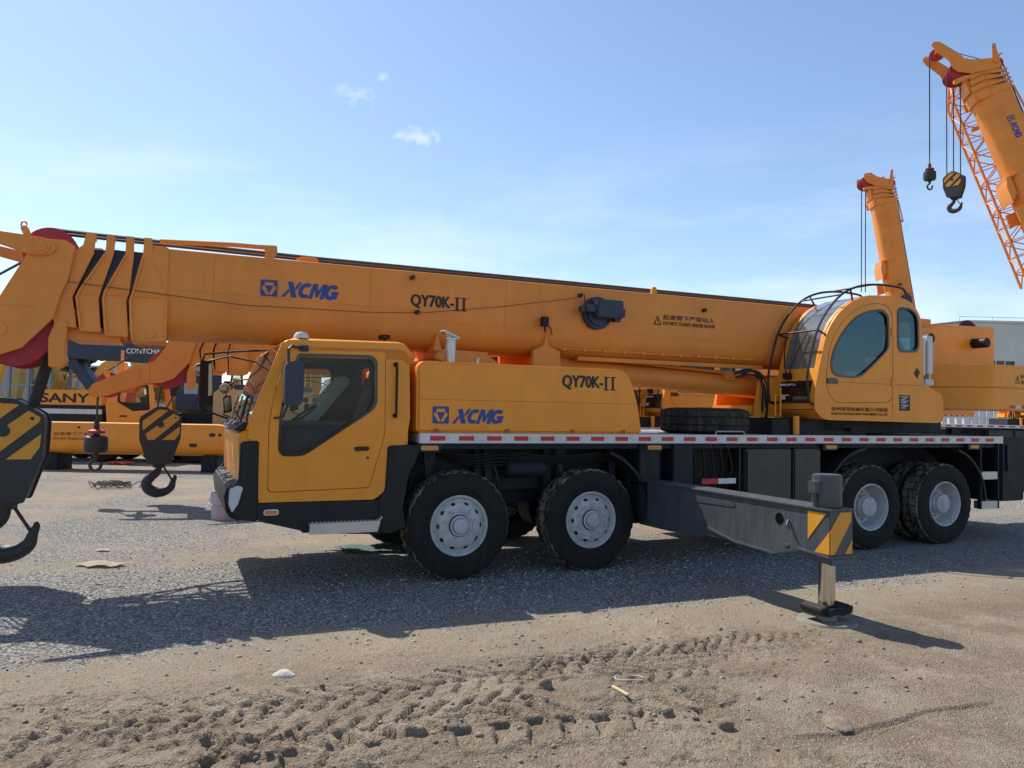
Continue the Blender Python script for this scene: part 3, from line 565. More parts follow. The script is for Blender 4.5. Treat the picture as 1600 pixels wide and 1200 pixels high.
lettering('lettering', [('徐州重型机械有限公司制造', 5.585, 6.70, 1.985, 2.045, 0, .004), ('MADE IN XUZHOU HEAVY MACHINERY CO.,LTD', 5.585, 6.69, 1.925, 1.965, 0, .012)], YC0-.001, INKB, oca)
h = M(); h.box(6.35, 6.95, .3, .8, 2.2, 2.4, .04); h.loft([[(6.88, .42, 2.38), (6.88, .74, 2.38), (7.03, .78, 2.38), (7.03, .32, 2.38)], [(6.98, .46, 2.86), (6.98, .70, 2.86), (7.08, .70, 2.86), (7.08, .46, 2.86)]])
h.box(5.6, 5.75, .25, .85, 2.1, 2.62, .03); h.box(6.2, 6.6, .18, .28, 2.4, 2.56, .02); h.tube([(6.3, .23, 2.55), (6.27, .23, 2.75)], .012, 6); h.cyl((6.27, .23, 2.75), (6.265, .23, 2.81), .022, seg=10); h.tube([(5.9, .6, 2.0), (5.8, .6, 2.7)], .012, 6)
h.mi = 1; h.box(6.62, 6.86, .34, .5, 2.83, 2.90, .02); h.box(6.45, 6.56, .3, .42, 2.60, 2.70, .02); h.mi = 2; h.box(6.15, 6.34, .2, .4, 2.47, 2.57, .02); h.box(6.66, 6.80, .34, .5, 2.70, 2.83, .03)
h.obj('seat', [INT, RED, WHT], oca)
h = M()                                                            # guard bars round the front
g = [(5.17, 2.10), (5.14, 2.44), (5.20, 2.75), (5.32, 3.12), (5.50, 3.40), (5.78, 3.66), (6.1, 3.80), (6.5, 3.86), (6.95, 3.85), (7.05, 3.80), (7.08, 3.70)]
for y in (YC0-.0, YC1+.0): h.tube(spl([(a, y, b) for a, b in g]), .017, 8)
for a, b in (g[3], g[5], (6.4, 3.855)): h.tube([(a, YC0, b), (a, YC1, b)], .013, 6)
h.tube([(g[0][0], YC0-.03, g[0][1]), (g[0][0], YC1+.05, g[0][1])], .015, 6); h.tube([(5.17, YC0, 2.1), (5.30, YC0+.02, 2.06)], .013, 6); h.tube([(5.17, YC1, 2.1), (5.30, YC1-.02, 2.06)], .013, 6)
for y in (YC0, YC1):
    h.tube([(5.32, y, 3.12), (5.50, min(max(y, YC0+.03), YC1-.03), 3.07)], .015, 6); h.tube([(5.95, y, 3.74), (6.02, min(max(y, YC0+.03), YC1-.03), 3.60)], .015, 6)
h.obj('guard_bar', CABLE, oca)
h = M(); h.tube(spl([(5.30, .62, 2.47), (5.27, .66, 2.62), (5.33, .72, 2.9), (5.42, .78, 3.08)]), .011, 6); h.tube(spl([(5.30, .62, 2.47), (5.34, .52, 2.78), (5.47, .42, 3.12)]), .009, 6); h.box(5.24, 5.33, .56, .68, 2.44, 2.53, .01); h.tube(spl([(5.26, .6, 2.44), (5.22, .55, 2.33), (5.24, .4, 2.38), (5.27, .35, 2.42)]), .006, 5); h.obj('wiper', BLK, oca)
h = M(); h.box(5.236, 5.246, .42, .72, 2.34, 2.37); h.obj('sticker', WHT, oca)
h = M(); h.box(5.24, 5.25, .62, .72, 2.14, 2.20); h.obj('sticker', CREAMINK, oca)
h = M()
for k, (x, y, z) in enumerate(((5.0, .75, 2.5), (5.05, .85, 2.45), (4.95, .8, 2.52), (5.1, .9, 2.5))): h.tube(spl([(x-.5+k*.05, y+.1, z-.0), (x-.2, y, z+.05), (x, y, z-.1), (x+.04, y, z-.35), (x+.1, y+.1, z-.65)]), .017, 6)
h.obj('hydraulic_hose', CABLE, crane)
h = M(); h.box(7.62, 7.85, .35, 1.0, 2.58, 3.17, .012); h.box(7.86, 7.98, .33, .98, 2.60, 3.20, .01); h.box(7.98, 8.02, .4, .5, 2.5, 3.15)
for z in (2.72, 2.85, 2.98): h.box(7.86, 7.985, .325, .33, z, z+.012)
h.box(7.84, 8.04, .36, .5, 2.42, 2.52, .01); h.box(7.78, 7.93, .36, .5, 2.32, 2.43, .01); h.box(7.6, 7.85, .36, .44, 2.28, 2.33)
h.obj('electrical_box', WHT, crane)
h = M()                                                            # winch housing
h.prism([(7.4, 2.55), (7.4, 3.44), (8.55, 3.47), (10.21, 3.52), (10.21, 2.5)], .98, 1.02); h.prism([(7.4, 2.55), (7.4, 3.44), (8.55, 3.47), (10.21, 3.52), (10.21, 2.5)], 1.75, 1.79)
h.box(8.99, 9.04, .95, .98, 2.6, 3.48, .004); h.box(10.17, 10.21, 1.02, 1.75, 2.5, 3.52); h.prism([(7.4, 3.44), (10.21, 3.52), (10.21, 3.54), (7.4, 3.46)], .96, 1.03)
h.cyl((9.62, .98, 3.22), (9.62, .95, 3.22), .25, seg=32); h.cyl((9.62, .95, 3.22), (9.62, .93, 3.22), .19, seg=32); h.box(7.5, 10.1, .97, .985, 2.84, 2.88)
wh = h.obj('winch_housing', ORB, crane)
for xm in (9.66, 8.30): h = M(); h.cyl((xm, .97, 3.21), (xm, .60, 3.21), .085, seg=20, b=.01); h.obj('winch_motor', BLK, wh)
h = M(); h.cyl((9.75, 1.03, 3.34), (9.75, 1.74, 3.34), .30, seg=32); h.obj('winch_drum', BLK, wh)
h = M()                                                            # counterweight
cwp = rp([(8.25, .95), (8.35, .75), (8.93, .12), (9.05, .07), (10.9, .07), (11.0, .2), (11.0, 2.55), (10.9, 2.68), (9.05, 2.68), (8.93, 2.63), (8.35, 2.0), (8.25, 1.8)], [0, .1, .12, .12, .08, .08, .08, .08, .1, .1, .1, 0], 5)
h.prism(cwp, 2.06, 2.415, 'z', b=.012); h.prism(cwp, 2.42, 2.79, 'z', b=.012)
h.box(7.6, 8.6, .88, 1.87, 2.08, 2.75, .01)
cw = h.obj('counterweight', ORA, crane)
h = M()
for k in range(8): h.mi = k % 2; h.box(9.42+k*.14, 9.56+k*.14, .0645, .0695, 2.09, 2.14)
h.obj('reflector_tape', [RED, WHT], cw)
tri = lambda h, x, z, s, v: (h.plate([(x, z), (x+s, z), (x+s/2, z+s)], [[(x+s*.17, z+s*.1), (x+s*.83, z+s*.1), (x+s*.5, z+s*.78)]], v-.002, v), h.box(x+s*.47, x+s*.53, v-.002, v, z+s*.2, z+s*.55))
h = M(); tri(h, 9.55, 2.50, .13, .069); h.obj('warning_triangle', INKB, cw)
lettering('lettering', [('回转半径内', 9.70, 10.3, 2.58, 2.65, 0, .004), ('禁止站人', 9.70, 10.3, 2.49, 2.55, 0, .004)], .068, INKB, cw)
# --- boom
BY0, BY1 = .93, 1.82; boomset = {'boom', 'boom_section', 'boom_head', 'auxiliary_arm', 'lattice_jib', 'hoist_rope', 'tip_line'}
h = M()
sec = ushape(2.63, 3.585, BY0, BY1)
h.loft([[(x, y, z) for y, z in sec] for x in (-3.06, -1.9, 0, 2.5, 5.0, 8.7)])
# flange at the front of the base section, with its slanted face
LV = (3.67, 3.54, 3.46, 3.07, 2.985, 2.68, 2.57)
CF = ((-3.30, -3.305, -3.314, -3.40, -3.425, -3.41, -3.39), (-3.475, -3.475, -3.478, -3.66, -3.677, -3.655, -3.64), (-3.656, -3.66, -3.67, -3.889, -3.92, -3.89, -3.875), (-3.845, -3.87, -3.95, -4.10, -4.14, -4.115, -4.10))
CR = ((-3.225, -3.21, -3.06, -3.06, -3.06, -3.06, -3.06), (-3.40, -3.395, -3.395, -3.425, -3.45, -3.43, -3.42), (-3.58, -3.58, -3.587, -3.692, -3.71, -3.69, -3.677), (-3.755, -3.765, -3.77, -3.92, -3.95, -3.915, -3.904))
def collar(h, k, y0, y1, lift=0):
    pts = [(x, z+(lift if z < 2.7 else 0)) for x, z in zip(CF[k], LV)]+[(x, z+(lift if z < 2.7 else 0)) for x, z in list(zip(CR[k], LV))[::-1]]
    if k == 0: pts.insert(len(pts)-2, (-3.06, 3.585)); pts.insert(len(pts)-2, (-3.205, 3.585))
    h.prism(pts, y0, y1, b=.004)
for a_, b__ in ((BY0-.03, BY0+.02), (BY1-.02, BY1+.03)): collar(h, 0, a_, b__)
h.loft([[(x, y, z) for y, z in ushape(2.57, 3.05, BY0-.02, BY1+.02)] for x in (-3.40, -3.06)])
h.box(-3.28, -3.08, BY0, BY1, 3.54, 3.60, .005)
h.tube([(-3.22, BY0-.032, 3.46), (-3.06, BY0-.032, 3.05)], .007, 5)
h.box(-3.40, -3.065, BY0-.046, BY0-.03, 3.035, 3.05); h.box(-3.075, -3.055, BY0-.046, BY0-.03, 2.58, 3.05); h.prism([(-3.318, 3.46), (-3.40, 3.07), (-3.425, 2.985), (-3.39, 2.57), (-3.37, 2.57), (-3.40, 2.985), (-3.38, 3.07), (-3.298, 3.46)], BY0-.055, BY0-.03); h.box(-3.26, -3.17, BY0-.05, BY0-.03, 2.60, 2.66, .004)
h.tube([(-3.15, BY0+.05, 3.66), (-2.4, BY0+.05, 3.70), (-1.97, BY0+.05, 3.705)], .028, 10); h.prism([(-2.06, 3.56), (-2.06, 3.66), (-2.12, 3.72), (-1.94, 3.73), (-1.93, 3.66), (-1.97, 3.56)], BY0+.0, BY0+.06, b=.006); h.box(-2.07, -1.96, BY0-.006, BY0+.0, 3.50, 3.59)
h.cyl((-1.56, BY0+.25, 3.58), (-1.56, BY0+.25, 3.66), .11, .13, 16); h.prism([(3.13, 3.57), (3.14, 3.66), (3.17, 3.69), (3.21, 3.66), (3.22, 3.57)], BY0+.01, BY0+.07, b=.008)
h.prism([(-.06, 2.62), (-.02, 2.84), (.04, 2.64)], BY0-.03, BY0+.3); h.prism([(-.04, 2.66), (.7, 2.64), (.65, 2.47), (-.02, 2.50)], BY0+.05, BY1-.05, b=.01); h.prism([(-.0, 2.62), (-.05, 2.53), (.35, 2.43), (.95, 2.43), (.75, 2.55)], BY0+.0, BY1-.0, b=.01)
h.prism([(1.28, 2.40), (1.30, 2.70), (1.44, 2.76), (1.49, 3.0), (1.51, 2.78), (1.60, 2.72), (1.68, 2.70), (1.72, 2.40)], BY0-.02, BY0+.06, b=.006); h.prism([(1.18, 2.43), (1.18, 2.75), (1.66, 2.72), (1.72, 2.40)], BY1-.06, BY1+.02, b=.006)
h.prism([(-2.95, 3.14), (-2.95, 3.15), (-.2, 3.11), (-.2, 3.10)], BY0-.006, BY0); h.prism([(-3.0, 2.985), (-3.0, 3.0), (8.0, 3.0), (8.0, 2.985)], BY0-.004, BY0+.02)
h.tube([(1.7, BY0+.06, 2.74), (3.2, BY0+.05, 2.735), (5.0, BY0+.05, 2.73)], .014, 6)
for i in range(11): h.box(1.75+i*.31, 1.79+i*.31, BY0+.02, BY0+.09, 2.715, 2.755)
h.box(2.03, 5.2, BY0+.12, BY0+.2, 2.60, 2.655)
boom = h.obj('boom', ORB, crane)
h = M()
for x in (-2.6, -.85, .9, 2.0, 3.85): h.box(x, x+.004, BY0-.0015, BY0+.001, 3.02, 3.56)
h.obj('weld_seam', mat('dull_orange_seam', (.44, .15, .025), .5), boom)
emblem('emblem', -2.105, 3.145, .185, BY0-.003, BLUE, boom)
wordmark(-1.885, -1.21, 3.15, 3.33, BY0-.003, BLUE, boom)
lettering('lettering', [('QY70K-', -.36, .20, 3.135, 3.30, 0, .045), ('I', .225, .255, 3.14, 3.30, 0, 0), ('I', .315, .345, 3.14, 3.30, 0, 0)], BY0-.003, INK, boom)
for x in (.22, .31):
    h = M()
    for z in (3.14, 3.295): h.box(x-.012, x+.058, BY0-.0055, BY0-.003, z-.006, z+.006)
    h.obj('numeral_serif', INK, boom)
h = M(); tri(h, 3.15, 3.145, .135, BY0-.003); h.obj('warning_triangle', INKB, boom)
lettering('lettering', [('起重臂下严禁站人', 3.31, 4.20, 3.225, 3.295, 0, .002), ('DO NOT STAND UNDER BOOM', 3.31, 4.20, 3.15, 3.20, 0, .012)], BY0-.003, INKB, boom)
h = M(); h.cyl((2.22, BY0, 3.235), (2.22, BY0-.07, 3.235), .22, seg=40, b=.01); h.cyl((2.22, BY0-.07, 3.235), (2.22, BY0-.10, 3.235), .17, seg=32); h.box(2.12, 2.52, BY0-.24, BY0-.08, 3.16, 3.40, .015); h.box(1.97, 2.13, BY0-.2, BY0-.10, 3.23, 3.33, .01); h.box(1.90, 1.97, BY0-.18, BY0-.11, 3.22, 3.30, .006); h.box(2.52, 2.57, BY0-.2, BY0-.12, 3.19, 3.30, .006); h.box(2.4, 2.5, BY0-.2, BY0-.1, 3.12, 3.17, .006); h.tube([(1.99, BY0-.12, 3.33), (1.99, BY0-.1, 3.47)], .008, 6); h.obj('cable_reel', NAVY, boom)
h = M(); h.box(1.36, 1.46, BY0-.14, BY0-.06, 3.0, 3.13, .012); h.tube([(1.42, BY0-.1, 3.0), (1.42, BY0-.08, 2.94)], .012, 6); h.tube(spl([(1.46, BY0-.08, 3.02), (1.52, BY0-.06, 2.98), (1.55, BY0-.04, 2.9)]), .007, 5); h.obj('work_lamp', BLK, boom)
h = M(); wl = [(-4.31, 3.16), (-2.29, 3.02), (-.9, 3.035), (-.21, 3.075), (.8, 3.22), (1.92, 3.42)]
h.tube([(x, BY0-.05, z) for x, z in wl], .0035, 5)
for x, z in ((-.28, 3.08), (1.97, 3.46), (4.0, 3.40), (-.35, 3.5)): h.cyl((x, BY0, z), (x, BY0-.06, z), .028, seg=10)
h.obj('sensor_cable', CABLE, boom)
# inner telescopic sections and their collars
for i in (1, 2, 3):
    k = i*.022; h = M()
    for a_, b__ in ((BY0-.03+k*.4, BY0+.02+k*.4), (BY1-.02-k*.4, BY1+.03-k*.4)): collar(h, i, a_, b__, k*1.6)
    h.loft([[(x, y, z) for y, z in ushape(2.57+k*1.6, 3.05, BY0-.02+k*.4, BY1+.02-k*.4)] for x in (CF[i][4]+.04, CR[i][4]-.0)])
    h.box(CF[i][3]+.02, CR[i][3]-.01, BY0-.046+k*.4, BY0-.03+k*.4, 3.03, 3.045)
    y_ = BY0-.055+k*.4; h.prism([(CF[i][2]-.004, 3.46), (CF[i][3], 3.07), (CF[i][4], 2.985), (CF[i][6], 2.6+k*1.6), (CF[i][6]+.018, 2.6+k*1.6), (CF[i][4]+.02, 2.985), (CF[i][3]+.02, 3.07), (CF[i][2]+.014, 3.46)], y_, y_+.025)
    h.box(CF[i][0]+.0, CR[i][0], BY0, BY0+.12, 3.60, 3.64, .004); h.box(CF[i][1]+.02, CR[i][1]-.01, BY0+.02, BY1-.02, 3.46, 3.53)
    h.mi = 1
    h.loft([[(x, y, z) for y, z in ushape(2.66+k*1.6, 3.535-k*.3, BY0+.02+k, BY1-.02-k)] for x in (CF[i][4]+.05, CF[i-1][2]+.05)])
    h.obj('boom_section', [ORB, DKSEC], crane)
# head
h = M()
hp = [(-3.93, 3.50), (-4.02, 3.56), (-4.25, 3.56), (-4.33, 3.44), (-4.585, 2.92), (-4.72, 2.74), (-4.86, 2.70), (-4.88, 2.40), (-4.80, 2.34), (-4.57, 2.355), (-4.37, 2.44), (-4.10, 2.76), (-4.06, 2.95), (-4.04, 3.02), (-3.99, 3.15)]
for y in (BY0-.06, BY1+.02): h.prism(hp, y, y+.045, b=.006)
h.loft([[(x, y, z) for y, z in ushape(2.74, 3.5, BY0+.1, BY1-.1)] for x in (-4.1, -3.80)])
arm_ = rp([(-4.18, 3.56), (-4.60, 3.585), (-4.80, 3.62), (-4.86, 3.56), (-4.78, 3.50), (-4.60, 3.46), (-4.35, 3.385), (-4.24, 3.37), (-4.13, 3.40), (-4.09, 3.48)], [.08, .02, .04, .04, .04, .02, .05, .05, .05, .06])
for y in (BY0-.095, BY1+.065): h.prism(arm_, y, y+.03, b=.004)
h.cyl((-4.235, BY0-.096, 3.475), (-4.235, BY0-.115, 3.475), .085, seg=24); h.cyl((-4.235, BY0-.115, 3.475), (-4.235, BY0-.13, 3.475), .055, seg=20); h.cyl((-4.235, BY0-.13, 3.475), (-4.235, BY0-.14, 3.475), .022, seg=6)
h.prism([(-4.36, 3.50), (-4.30, 3.50), (-4.36, 3.66), (-4.40, 3.68), (-4.43, 3.65)], BY0-.03, BY0+.03, b=.006); h.tube([(-4.40+.025*math.cos(a), BY0, 3.69+.03*math.sin(a)) for a in [i*.6 for i in range(11)]], .009, 6)
h.cyl((-4.57, BY0-.061, 2.62), (-4.57, BY0-.075, 2.62), .07, seg=20); h.box(-4.62, -4.28, BY0-.068, BY0-.06, 2.86, 2.875)
h.prism([(-4.09, 2.74), (-3.98, 2.74), (-3.99, 2.4), (-3.97, 2.32), (-4.02, 2.25), (-4.14, 2.26), (-4.15, 2.55)], BY0-.02, BY0+.12, b=.01); h.prism([(-4.09, 2.72), (-3.5, 2.62), (-3.5, 2.56), (-3.95, 2.56), (-4.09, 2.62)], BY0+.1, BY1-.1)
hdp = h.obj('boom_head', ORB, crane)
h = M(); ap = [(-4.78, 2.72), (-4.98, 2.66), (-5.70, 2.30), (-5.78, 2.16), (-5.70, 2.06), (-5.45, 2.10), (-4.90, 2.32), (-4.78, 2.36)]
for y in (BY0-.075, BY1+.045): h.prism(ap, y, y+.03, b=.005)
h.cyl((-5.5, BY0-.02, 2.27), (-5.5, BY1+.06, 2.27), .05, seg=14); h.prism([(-5.0, 2.62), (-4.95, 2.62), (-4.93, 2.38), (-4.98, 2.38)], BY0-.09, BY0-.075)
axp = h.obj('auxiliary_arm', ORB, crane)
SH = [(0, .0), (.05, 0), (.05, .0), (.9, .0), (1, .01), (.93, .035), (1, .06), (.9, .07), (0, .07)]
h = M()
for y in (1.02, 1.18, 1.34, 1.50, 1.66): h.lathe([(r*.255, d) for r, d in SH], (-4.17, y, 3.45), 'y', 1, 36)
h.obj('head_sheave', SHV, hdp)
h = M()
for y in (1.0, 1.13, 1.26, 1.39, 1.52, 1.65): h.lathe([(r*.36, d) for r, d in SH], (-4.47, y, 2.62), 'y', 1, 36)
h.obj('head_sheave', SHV, hdp)
h = M(); h.lathe([(r*.235, d*1.2) for r, d in SH], (-5.47, 1.33, 2.30), 'y', 1, 36); h.obj('arm_sheave', SHV, axp)
h = M(); h.prism([(-5.35, 2.28), (-5.42, 2.30), (-5.56, 2.50), (-5.54, 2.56), (-5.48, 2.56)], 1.25, 1.5); h.obj('tip_guard', ORB, axp)
h = M()
for k, y in enumerate((1.12, 1.30)): h.tube([(8.5, y, 3.66), (3, y, 3.66), (-1.5, y, 3.665), (-3.2, y, 3.685), (-4.05, y, 3.70), (-4.18, y, 3.705)], .018, 6)
h.obj('hoist_rope', ROPE, crane)
h = M(); h.tube([(-4.38, BY0+.2, 3.38), (-4.8, 1.25, 3.1), (-5.55, 1.37, 2.52)], .013, 6); h.obj('tip_line', ROPE, crane)
h = M(); h.tube([(-4.32, BY0+.2, 3.36), (-4.7, 1.2, 2.85), (-5.0, 1.3, 2.5)], .013, 6); h.obj('tip_line', ROPE, crane)
# lifting cylinder
h = M(); h.cyl((1.95, 1.375, 2.50), (5.45, 1.375, 2.33), .165, seg=32); h.cyl((1.72, 1.375, 2.52), (1.97, 1.375, 2.5), .19, seg=32); h.box(1.5, 1.75, 1.2, 1.55, 2.42, 2.62, .02); h.tube([(2.1, 1.2, 2.66), (5.2, 1.2, 2.51)], .02, 6); h.box(4.6, 4.85, 1.17, 1.3, 2.42, 2.56, .01); h.obj('lift_cylinder', ORB, crane)
# lattice jib stowed on the far flank
h = M(); jx0, jx1 = -4.1, 4.4
cor = [(2.02, 2.75), (2.02, 3.42), (2.62, 2.75), (2.62, 3.42)]
def jp(i, x): y, z = cor[i]; t = min(1, max(0, (x-jx0)/.9)); return (x, 2.3+(y-2.3)*(.45+.55*t), 3.1+(z-3.1)*(.35+.65*t))
for i in range(4): h.tube([jp(i, jx0), jp(i, jx0+.9), jp(i, jx1)], .038, 6)
n = 14
for s_ in range(n):
    a, b = jx0+(jx1-jx0)*s_/n, jx0+(jx1-jx0)*(s_+1)/n
    for i, j in ((0, 1), (2, 3), (0, 2), (1, 3)): h.tube([jp(i, a), jp(j, b)] if s_ % 2 else [jp(j, a), jp(i, b)], .022, 5)
    for i, j in ((0, 1), (1, 3), (3, 2), (2, 0)): h.tube([jp(i, a), jp(j, a)], .02, 5)
for x in (-2.0, 3.5): h.box(x, x+.12, 1.85, 2.05, 2.9, 3.1, .01)
h.prism([(jx0, 3.2), (jx0-.35, 3.1), (jx0-.4, 2.95), (jx0, 2.9)], 2.2, 2.4, b=.01)
h.obj('lattice_jib', ORB, crane)
for k, y in enumerate((1.04, 1.17, 1.30, 1.43, 1.56, 1.69)):
    for xa, xb in ((-4.14, -4.33), (-4.80, -4.80)):
        h = M(); h.tube([(xa, y+.035, 2.60), (xb, y+.035, 1.83)], .013, 6); h.obj('hoist_falls', ROPE, crane)

# ------------------------------------------------------------------ hook blocks (hang from the booms)
def build_hook():
    t = empty('hook_block', (0, 0, 0), 0, '', 'hook block', 'hook blocks hanging from the booms')
    # origin: top centre of the block; plates face -y; width .72, height 1.62
    pl = rp([(-.07, .0), (.09, .0), (.33, -.15), (.36, -.22), (.35, -.60), (.20, -1.07), (-.20, -1.07), (-.35, -.64), (-.36, -.24), (-.33, -.18)], .02, 2)
    h = M()
    for y in (-.26, .22): h.prism(pl, y, y+.04, b=.004)
    h.prism([(q[0]*.93, q[1]*.97-.01) for q in pl], -.215, .215); h.box(-.12, .12, -.2, .2, -1.12, -1.0, .02)
    h.cyl((0, -.27, -.33), (0, .27, -.33), .06, seg=16); h.cyl((-.25, -.267, -.15), (-.25, -.26, -.15), .015, seg=8); h.cyl((.25, -.267, -.2), (.25, -.26, -.2), .02, seg=8)
    h.cyl((0, -.285, -.02), (0, .285, -.02), .03, seg=10)
    b = h.obj('block_body', HOOKB, t)
    h = M()
    for p in ([(-.31, -.27), (-.03, -.04), (.13, -.06), (-.30, -.44)], [(-.255, -.51), (.215, -.12), (.325, -.19), (.31, -.24), (-.11, -.62), (-.21, -.62)], [(.03, -.62), (.335, -.36), (.325, -.50), (.25, -.62)]):
        for y in (-.264, .26): h.prism(p, y, y+.004)
    h.obj('hazard_stripe', HAZY, b)
    h = M()                                                       # the hook itself
    P = [(.0, -1.05, .06), (.0, -1.17, .055), (-.03, -1.25, .075), (-.11, -1.34, .088), (-.16, -1.44, .095), (-.13, -1.55, .10), (-.03, -1.62, .102), (.09, -1.60, .09), (.175, -1.53, .072), (.20, -1.43, .052), (.225, -1.34, .036), (.215, -1.30, .016)]
    pts = spl([(a*1.28, 0, c) for a, c, _ in P], 4); rad = []
    for i in range(len(P)-1):
        for j in range(4): rad.append(P[i][2]+(P[i+1][2]-P[i][2])*j/4)
    rad.append(P[-1][2]); h.tube(pts, rad, 14); h.cyl((0, 0, -1.0), (0, 0, -1.15), .11, seg=20)
    h.tube([(.06, 0, -1.1), (.24, 0, -1.40)], .02, 6); h.obj('hook', HOOKB, b)
    return t
hk = build_hook(); hk['label'] = 'black hook block with yellow stripes cut off by the left edge, hook nearest the camera'
hk.location = T(-4.54, 1.40, 1.93); hk.rotation_euler = (0, 0, TH)
h2 = copy_thing(hk, T(-5.24+2.05, 1.4+6.64, 1.86), TH+.05, 'black hook block with orange stripes hanging before the low orange boom, left of the cab')
def build_ball():
    t = empty('hook_ball', (0, 0, 0), 0, '', 'hook ball', 'small auxiliary hooks on single ropes')
    h = M(); h.lathe([(0, -.05), (.15, -.05), (.20, -.08), (.205, -.30), (.18, -.36), (.05, -.37), (.05, -.44), (0, -.44)], (0, 0, 0), 'z', 1, 24); h.cyl((0, 0, -.05), (0, 0, .22), .06, .045, 12); b = h.obj('weight', HOOKB, t)
    h = M(); h.lathe([(.05, .0), (.14, -.01), (.15, .04), (.06, .07)], (0, 0, 0), 'z', 1, 20); h.obj('collar', SHV, b)
    h = M(); h.tube(spl([(.0, 0, -.42), (.0, 0, -.48), (-.08, 0, -.54), (-.10, 0, -.62), (-.03, 0, -.69), (.07, 0, -.67), (.11, 0, -.59), (.10, 0, -.54)]), .03, 8); h.obj('hook', HOOKB, b)
    h = M(); h.tube([(0, 0, .2), (0, 0, .75)], .02, 6); h.obj('rope', ROPE, t)
    return t
ball = build_ball(); ball['label'] = 'small black hook ball with red collar hanging before the low orange boom'
ball.location = T(-4.26, 8.04, 1.36)

# ------------------------------------------------------------------ the other cranes of the same make
def slide(c):
    if c.name.split('.')[0] in boomset: c.location.x -= .66
crane2 = copy_thing(crane, T(2.05, 6.64, -.05), TH, 'orange truck crane parked behind the nearest one, its boom head poking out left', skip=('hoist_falls', 'outrigger_beam', 'sensor_cable'), tweak=slide)
for a, b in [((-4.83, y, 2.55), (-5.16, y, 1.85)) for y in (1.1, 1.3, 1.5)]+[((-5.23, y, 2.45), (-5.3, y, 1.85)) for y in (1.1, 1.3, 1.5)]+[((-6.30, 1.40, 2.2), (-6.31, 1.40, 1.9))]:
    h = M(); h.tube([a, b], .013, 6); h.obj('hoist_falls', ROPE, crane2)
PIV = Vector((8.4, 1.375, 3.0))
FAT = lambda k: Matrix.Translation((0, 1.375, 3.1)) @ Matrix.Diagonal((1, k, k, 1)) @ Matrix.Translation((0, -1.375, -3.1))
def raised(loc, rz, elev, label, jib, fat):
    def tw(c):
        if c.name.split('.')[0] in boomset:
            m_ = Matrix.Translation(PIV) @ Matrix.Rotation(R(elev), 4, 'Y') @ Matrix.Translation(-PIV) @ FAT(fat)
            if c.name.split('.')[0] == 'lattice_jib': m_ = m_ @ Matrix.Translation((-.5, 0, -.34)) @ Matrix.Rotation(R(.8), 4, 'Y')   # swung clear under the boom
            if not jib: m_ = m_ @ Matrix.Translation((.8, 0, 0))
            c.matrix_local = m_
    return copy_thing(crane, loc, rz, label, skip=('hoist_falls', 'outrigger_beam', 'lift_cylinder', 'sensor_cable')+(() if jib else ('lattice_jib', 'auxiliary_arm', 'tip_line', 'lettering', 'wordmark', 'emblem', 'numeral_serif', 'warning_triangle')), tweak=tw)
def tip(loc, rz, elev, p, sc=1, fat=1):
    m = Matrix.Translation(loc) @ Matrix.Rotation(rz, 4, 'Z') @ Matrix.Scale(sc, 4) @ Matrix.Translation(PIV) @ Matrix.Rotation(R(elev), 4, 'Y') @ Matrix.Translation(-PIV) @ FAT(fat)
    return m @ Vector(p)
crane_scale = .84
def strand(parent, a, b, r=.02):
    inv = (Matrix.LocRotScale(parent.location, parent.rotation_euler, parent.scale)).inverted(); h = M(); h.tube([inv @ Vector(a), inv @ Vector(b)], r, 6); h.obj('hoist_falls', ROPE, parent)
L4, R4, E4 = Vector((13.71, 29.92, 0)), R(-14.5), 69.75
crane4 = raised(L4, R4, E4, 'orange truck crane at the right edge, raised boom carrying a folded lattice jib', True, 1.25); crane4.scale = (1.056,)*3
L3, R3, E3 = Vector((13.29, 41.26, 0)), R(-5.4), 80.67
crane3 = raised(L3, R3, E3, 'farther orange truck crane with plain boom raised behind the operator cab', False, 1.2)
# ropes and hooks of crane four and three
b4 = tip(L4, R4, E4, (-4.57, 1.375, 2.35), 1.056, 1.25); a4 = tip(L4, R4, E4, (-5.55, 1.37, 2.1), 1.056, 1.25)
h4 = copy_thing(hk, (b4.x+.25, b4.y, 11.75), R(-50), 'black hook block with striped cheek hanging in the sky at upper right')
h4.scale = (.95,)*3
for d in (-.05, .22, .50): strand(crane4, (b4.x+d, b4.y, b4.z+.1), (b4.x+d, b4.y, 11.6))
bb4 = copy_thing(ball, (a4.x, a4.y, 11.9), .3, 'small dark hook ball on a single long rope in the sky at upper right'); bb4.scale = (1.15,)*3
strand(crane4, a4, (a4.x, a4.y, 12.5), .022)
b3 = tip(L3, R3, E3, (-3.95, 1.375, 2.5), 1, 1.2)
for d in (-.12, .1): strand(crane3, (b3.x+d, b3.y, b3.z), (b3.x+d, b3.y, 8.8), .026)
crane4.location = L4; crane3.location = L3

# ------------------------------------------------------------------ loose tyre on the deck
h = M(); h.lathe(TY, (0, 0, 0), 'z', 1, 128, lug, close=True)
for f_ in h.bm.faces:
    c_ = f_.calc_center_median()
    if math.hypot(c_.x, c_.y) > .598: f_.material_index = 1
sp = h.obj('spare_tyre', [RUB, RUBD], None, 25); sp.location = T(3.92, .78, 1.643); tag(sp, 'spare black tyre lying flat on the crane deck before the operator cab', 'tyre')

# ------------------------------------------------------------------ machines in the yard behind
def root_at(name, x, y, rz, label, cat, group=None): return empty(name, (x, y, 0), rz, label, cat, group)
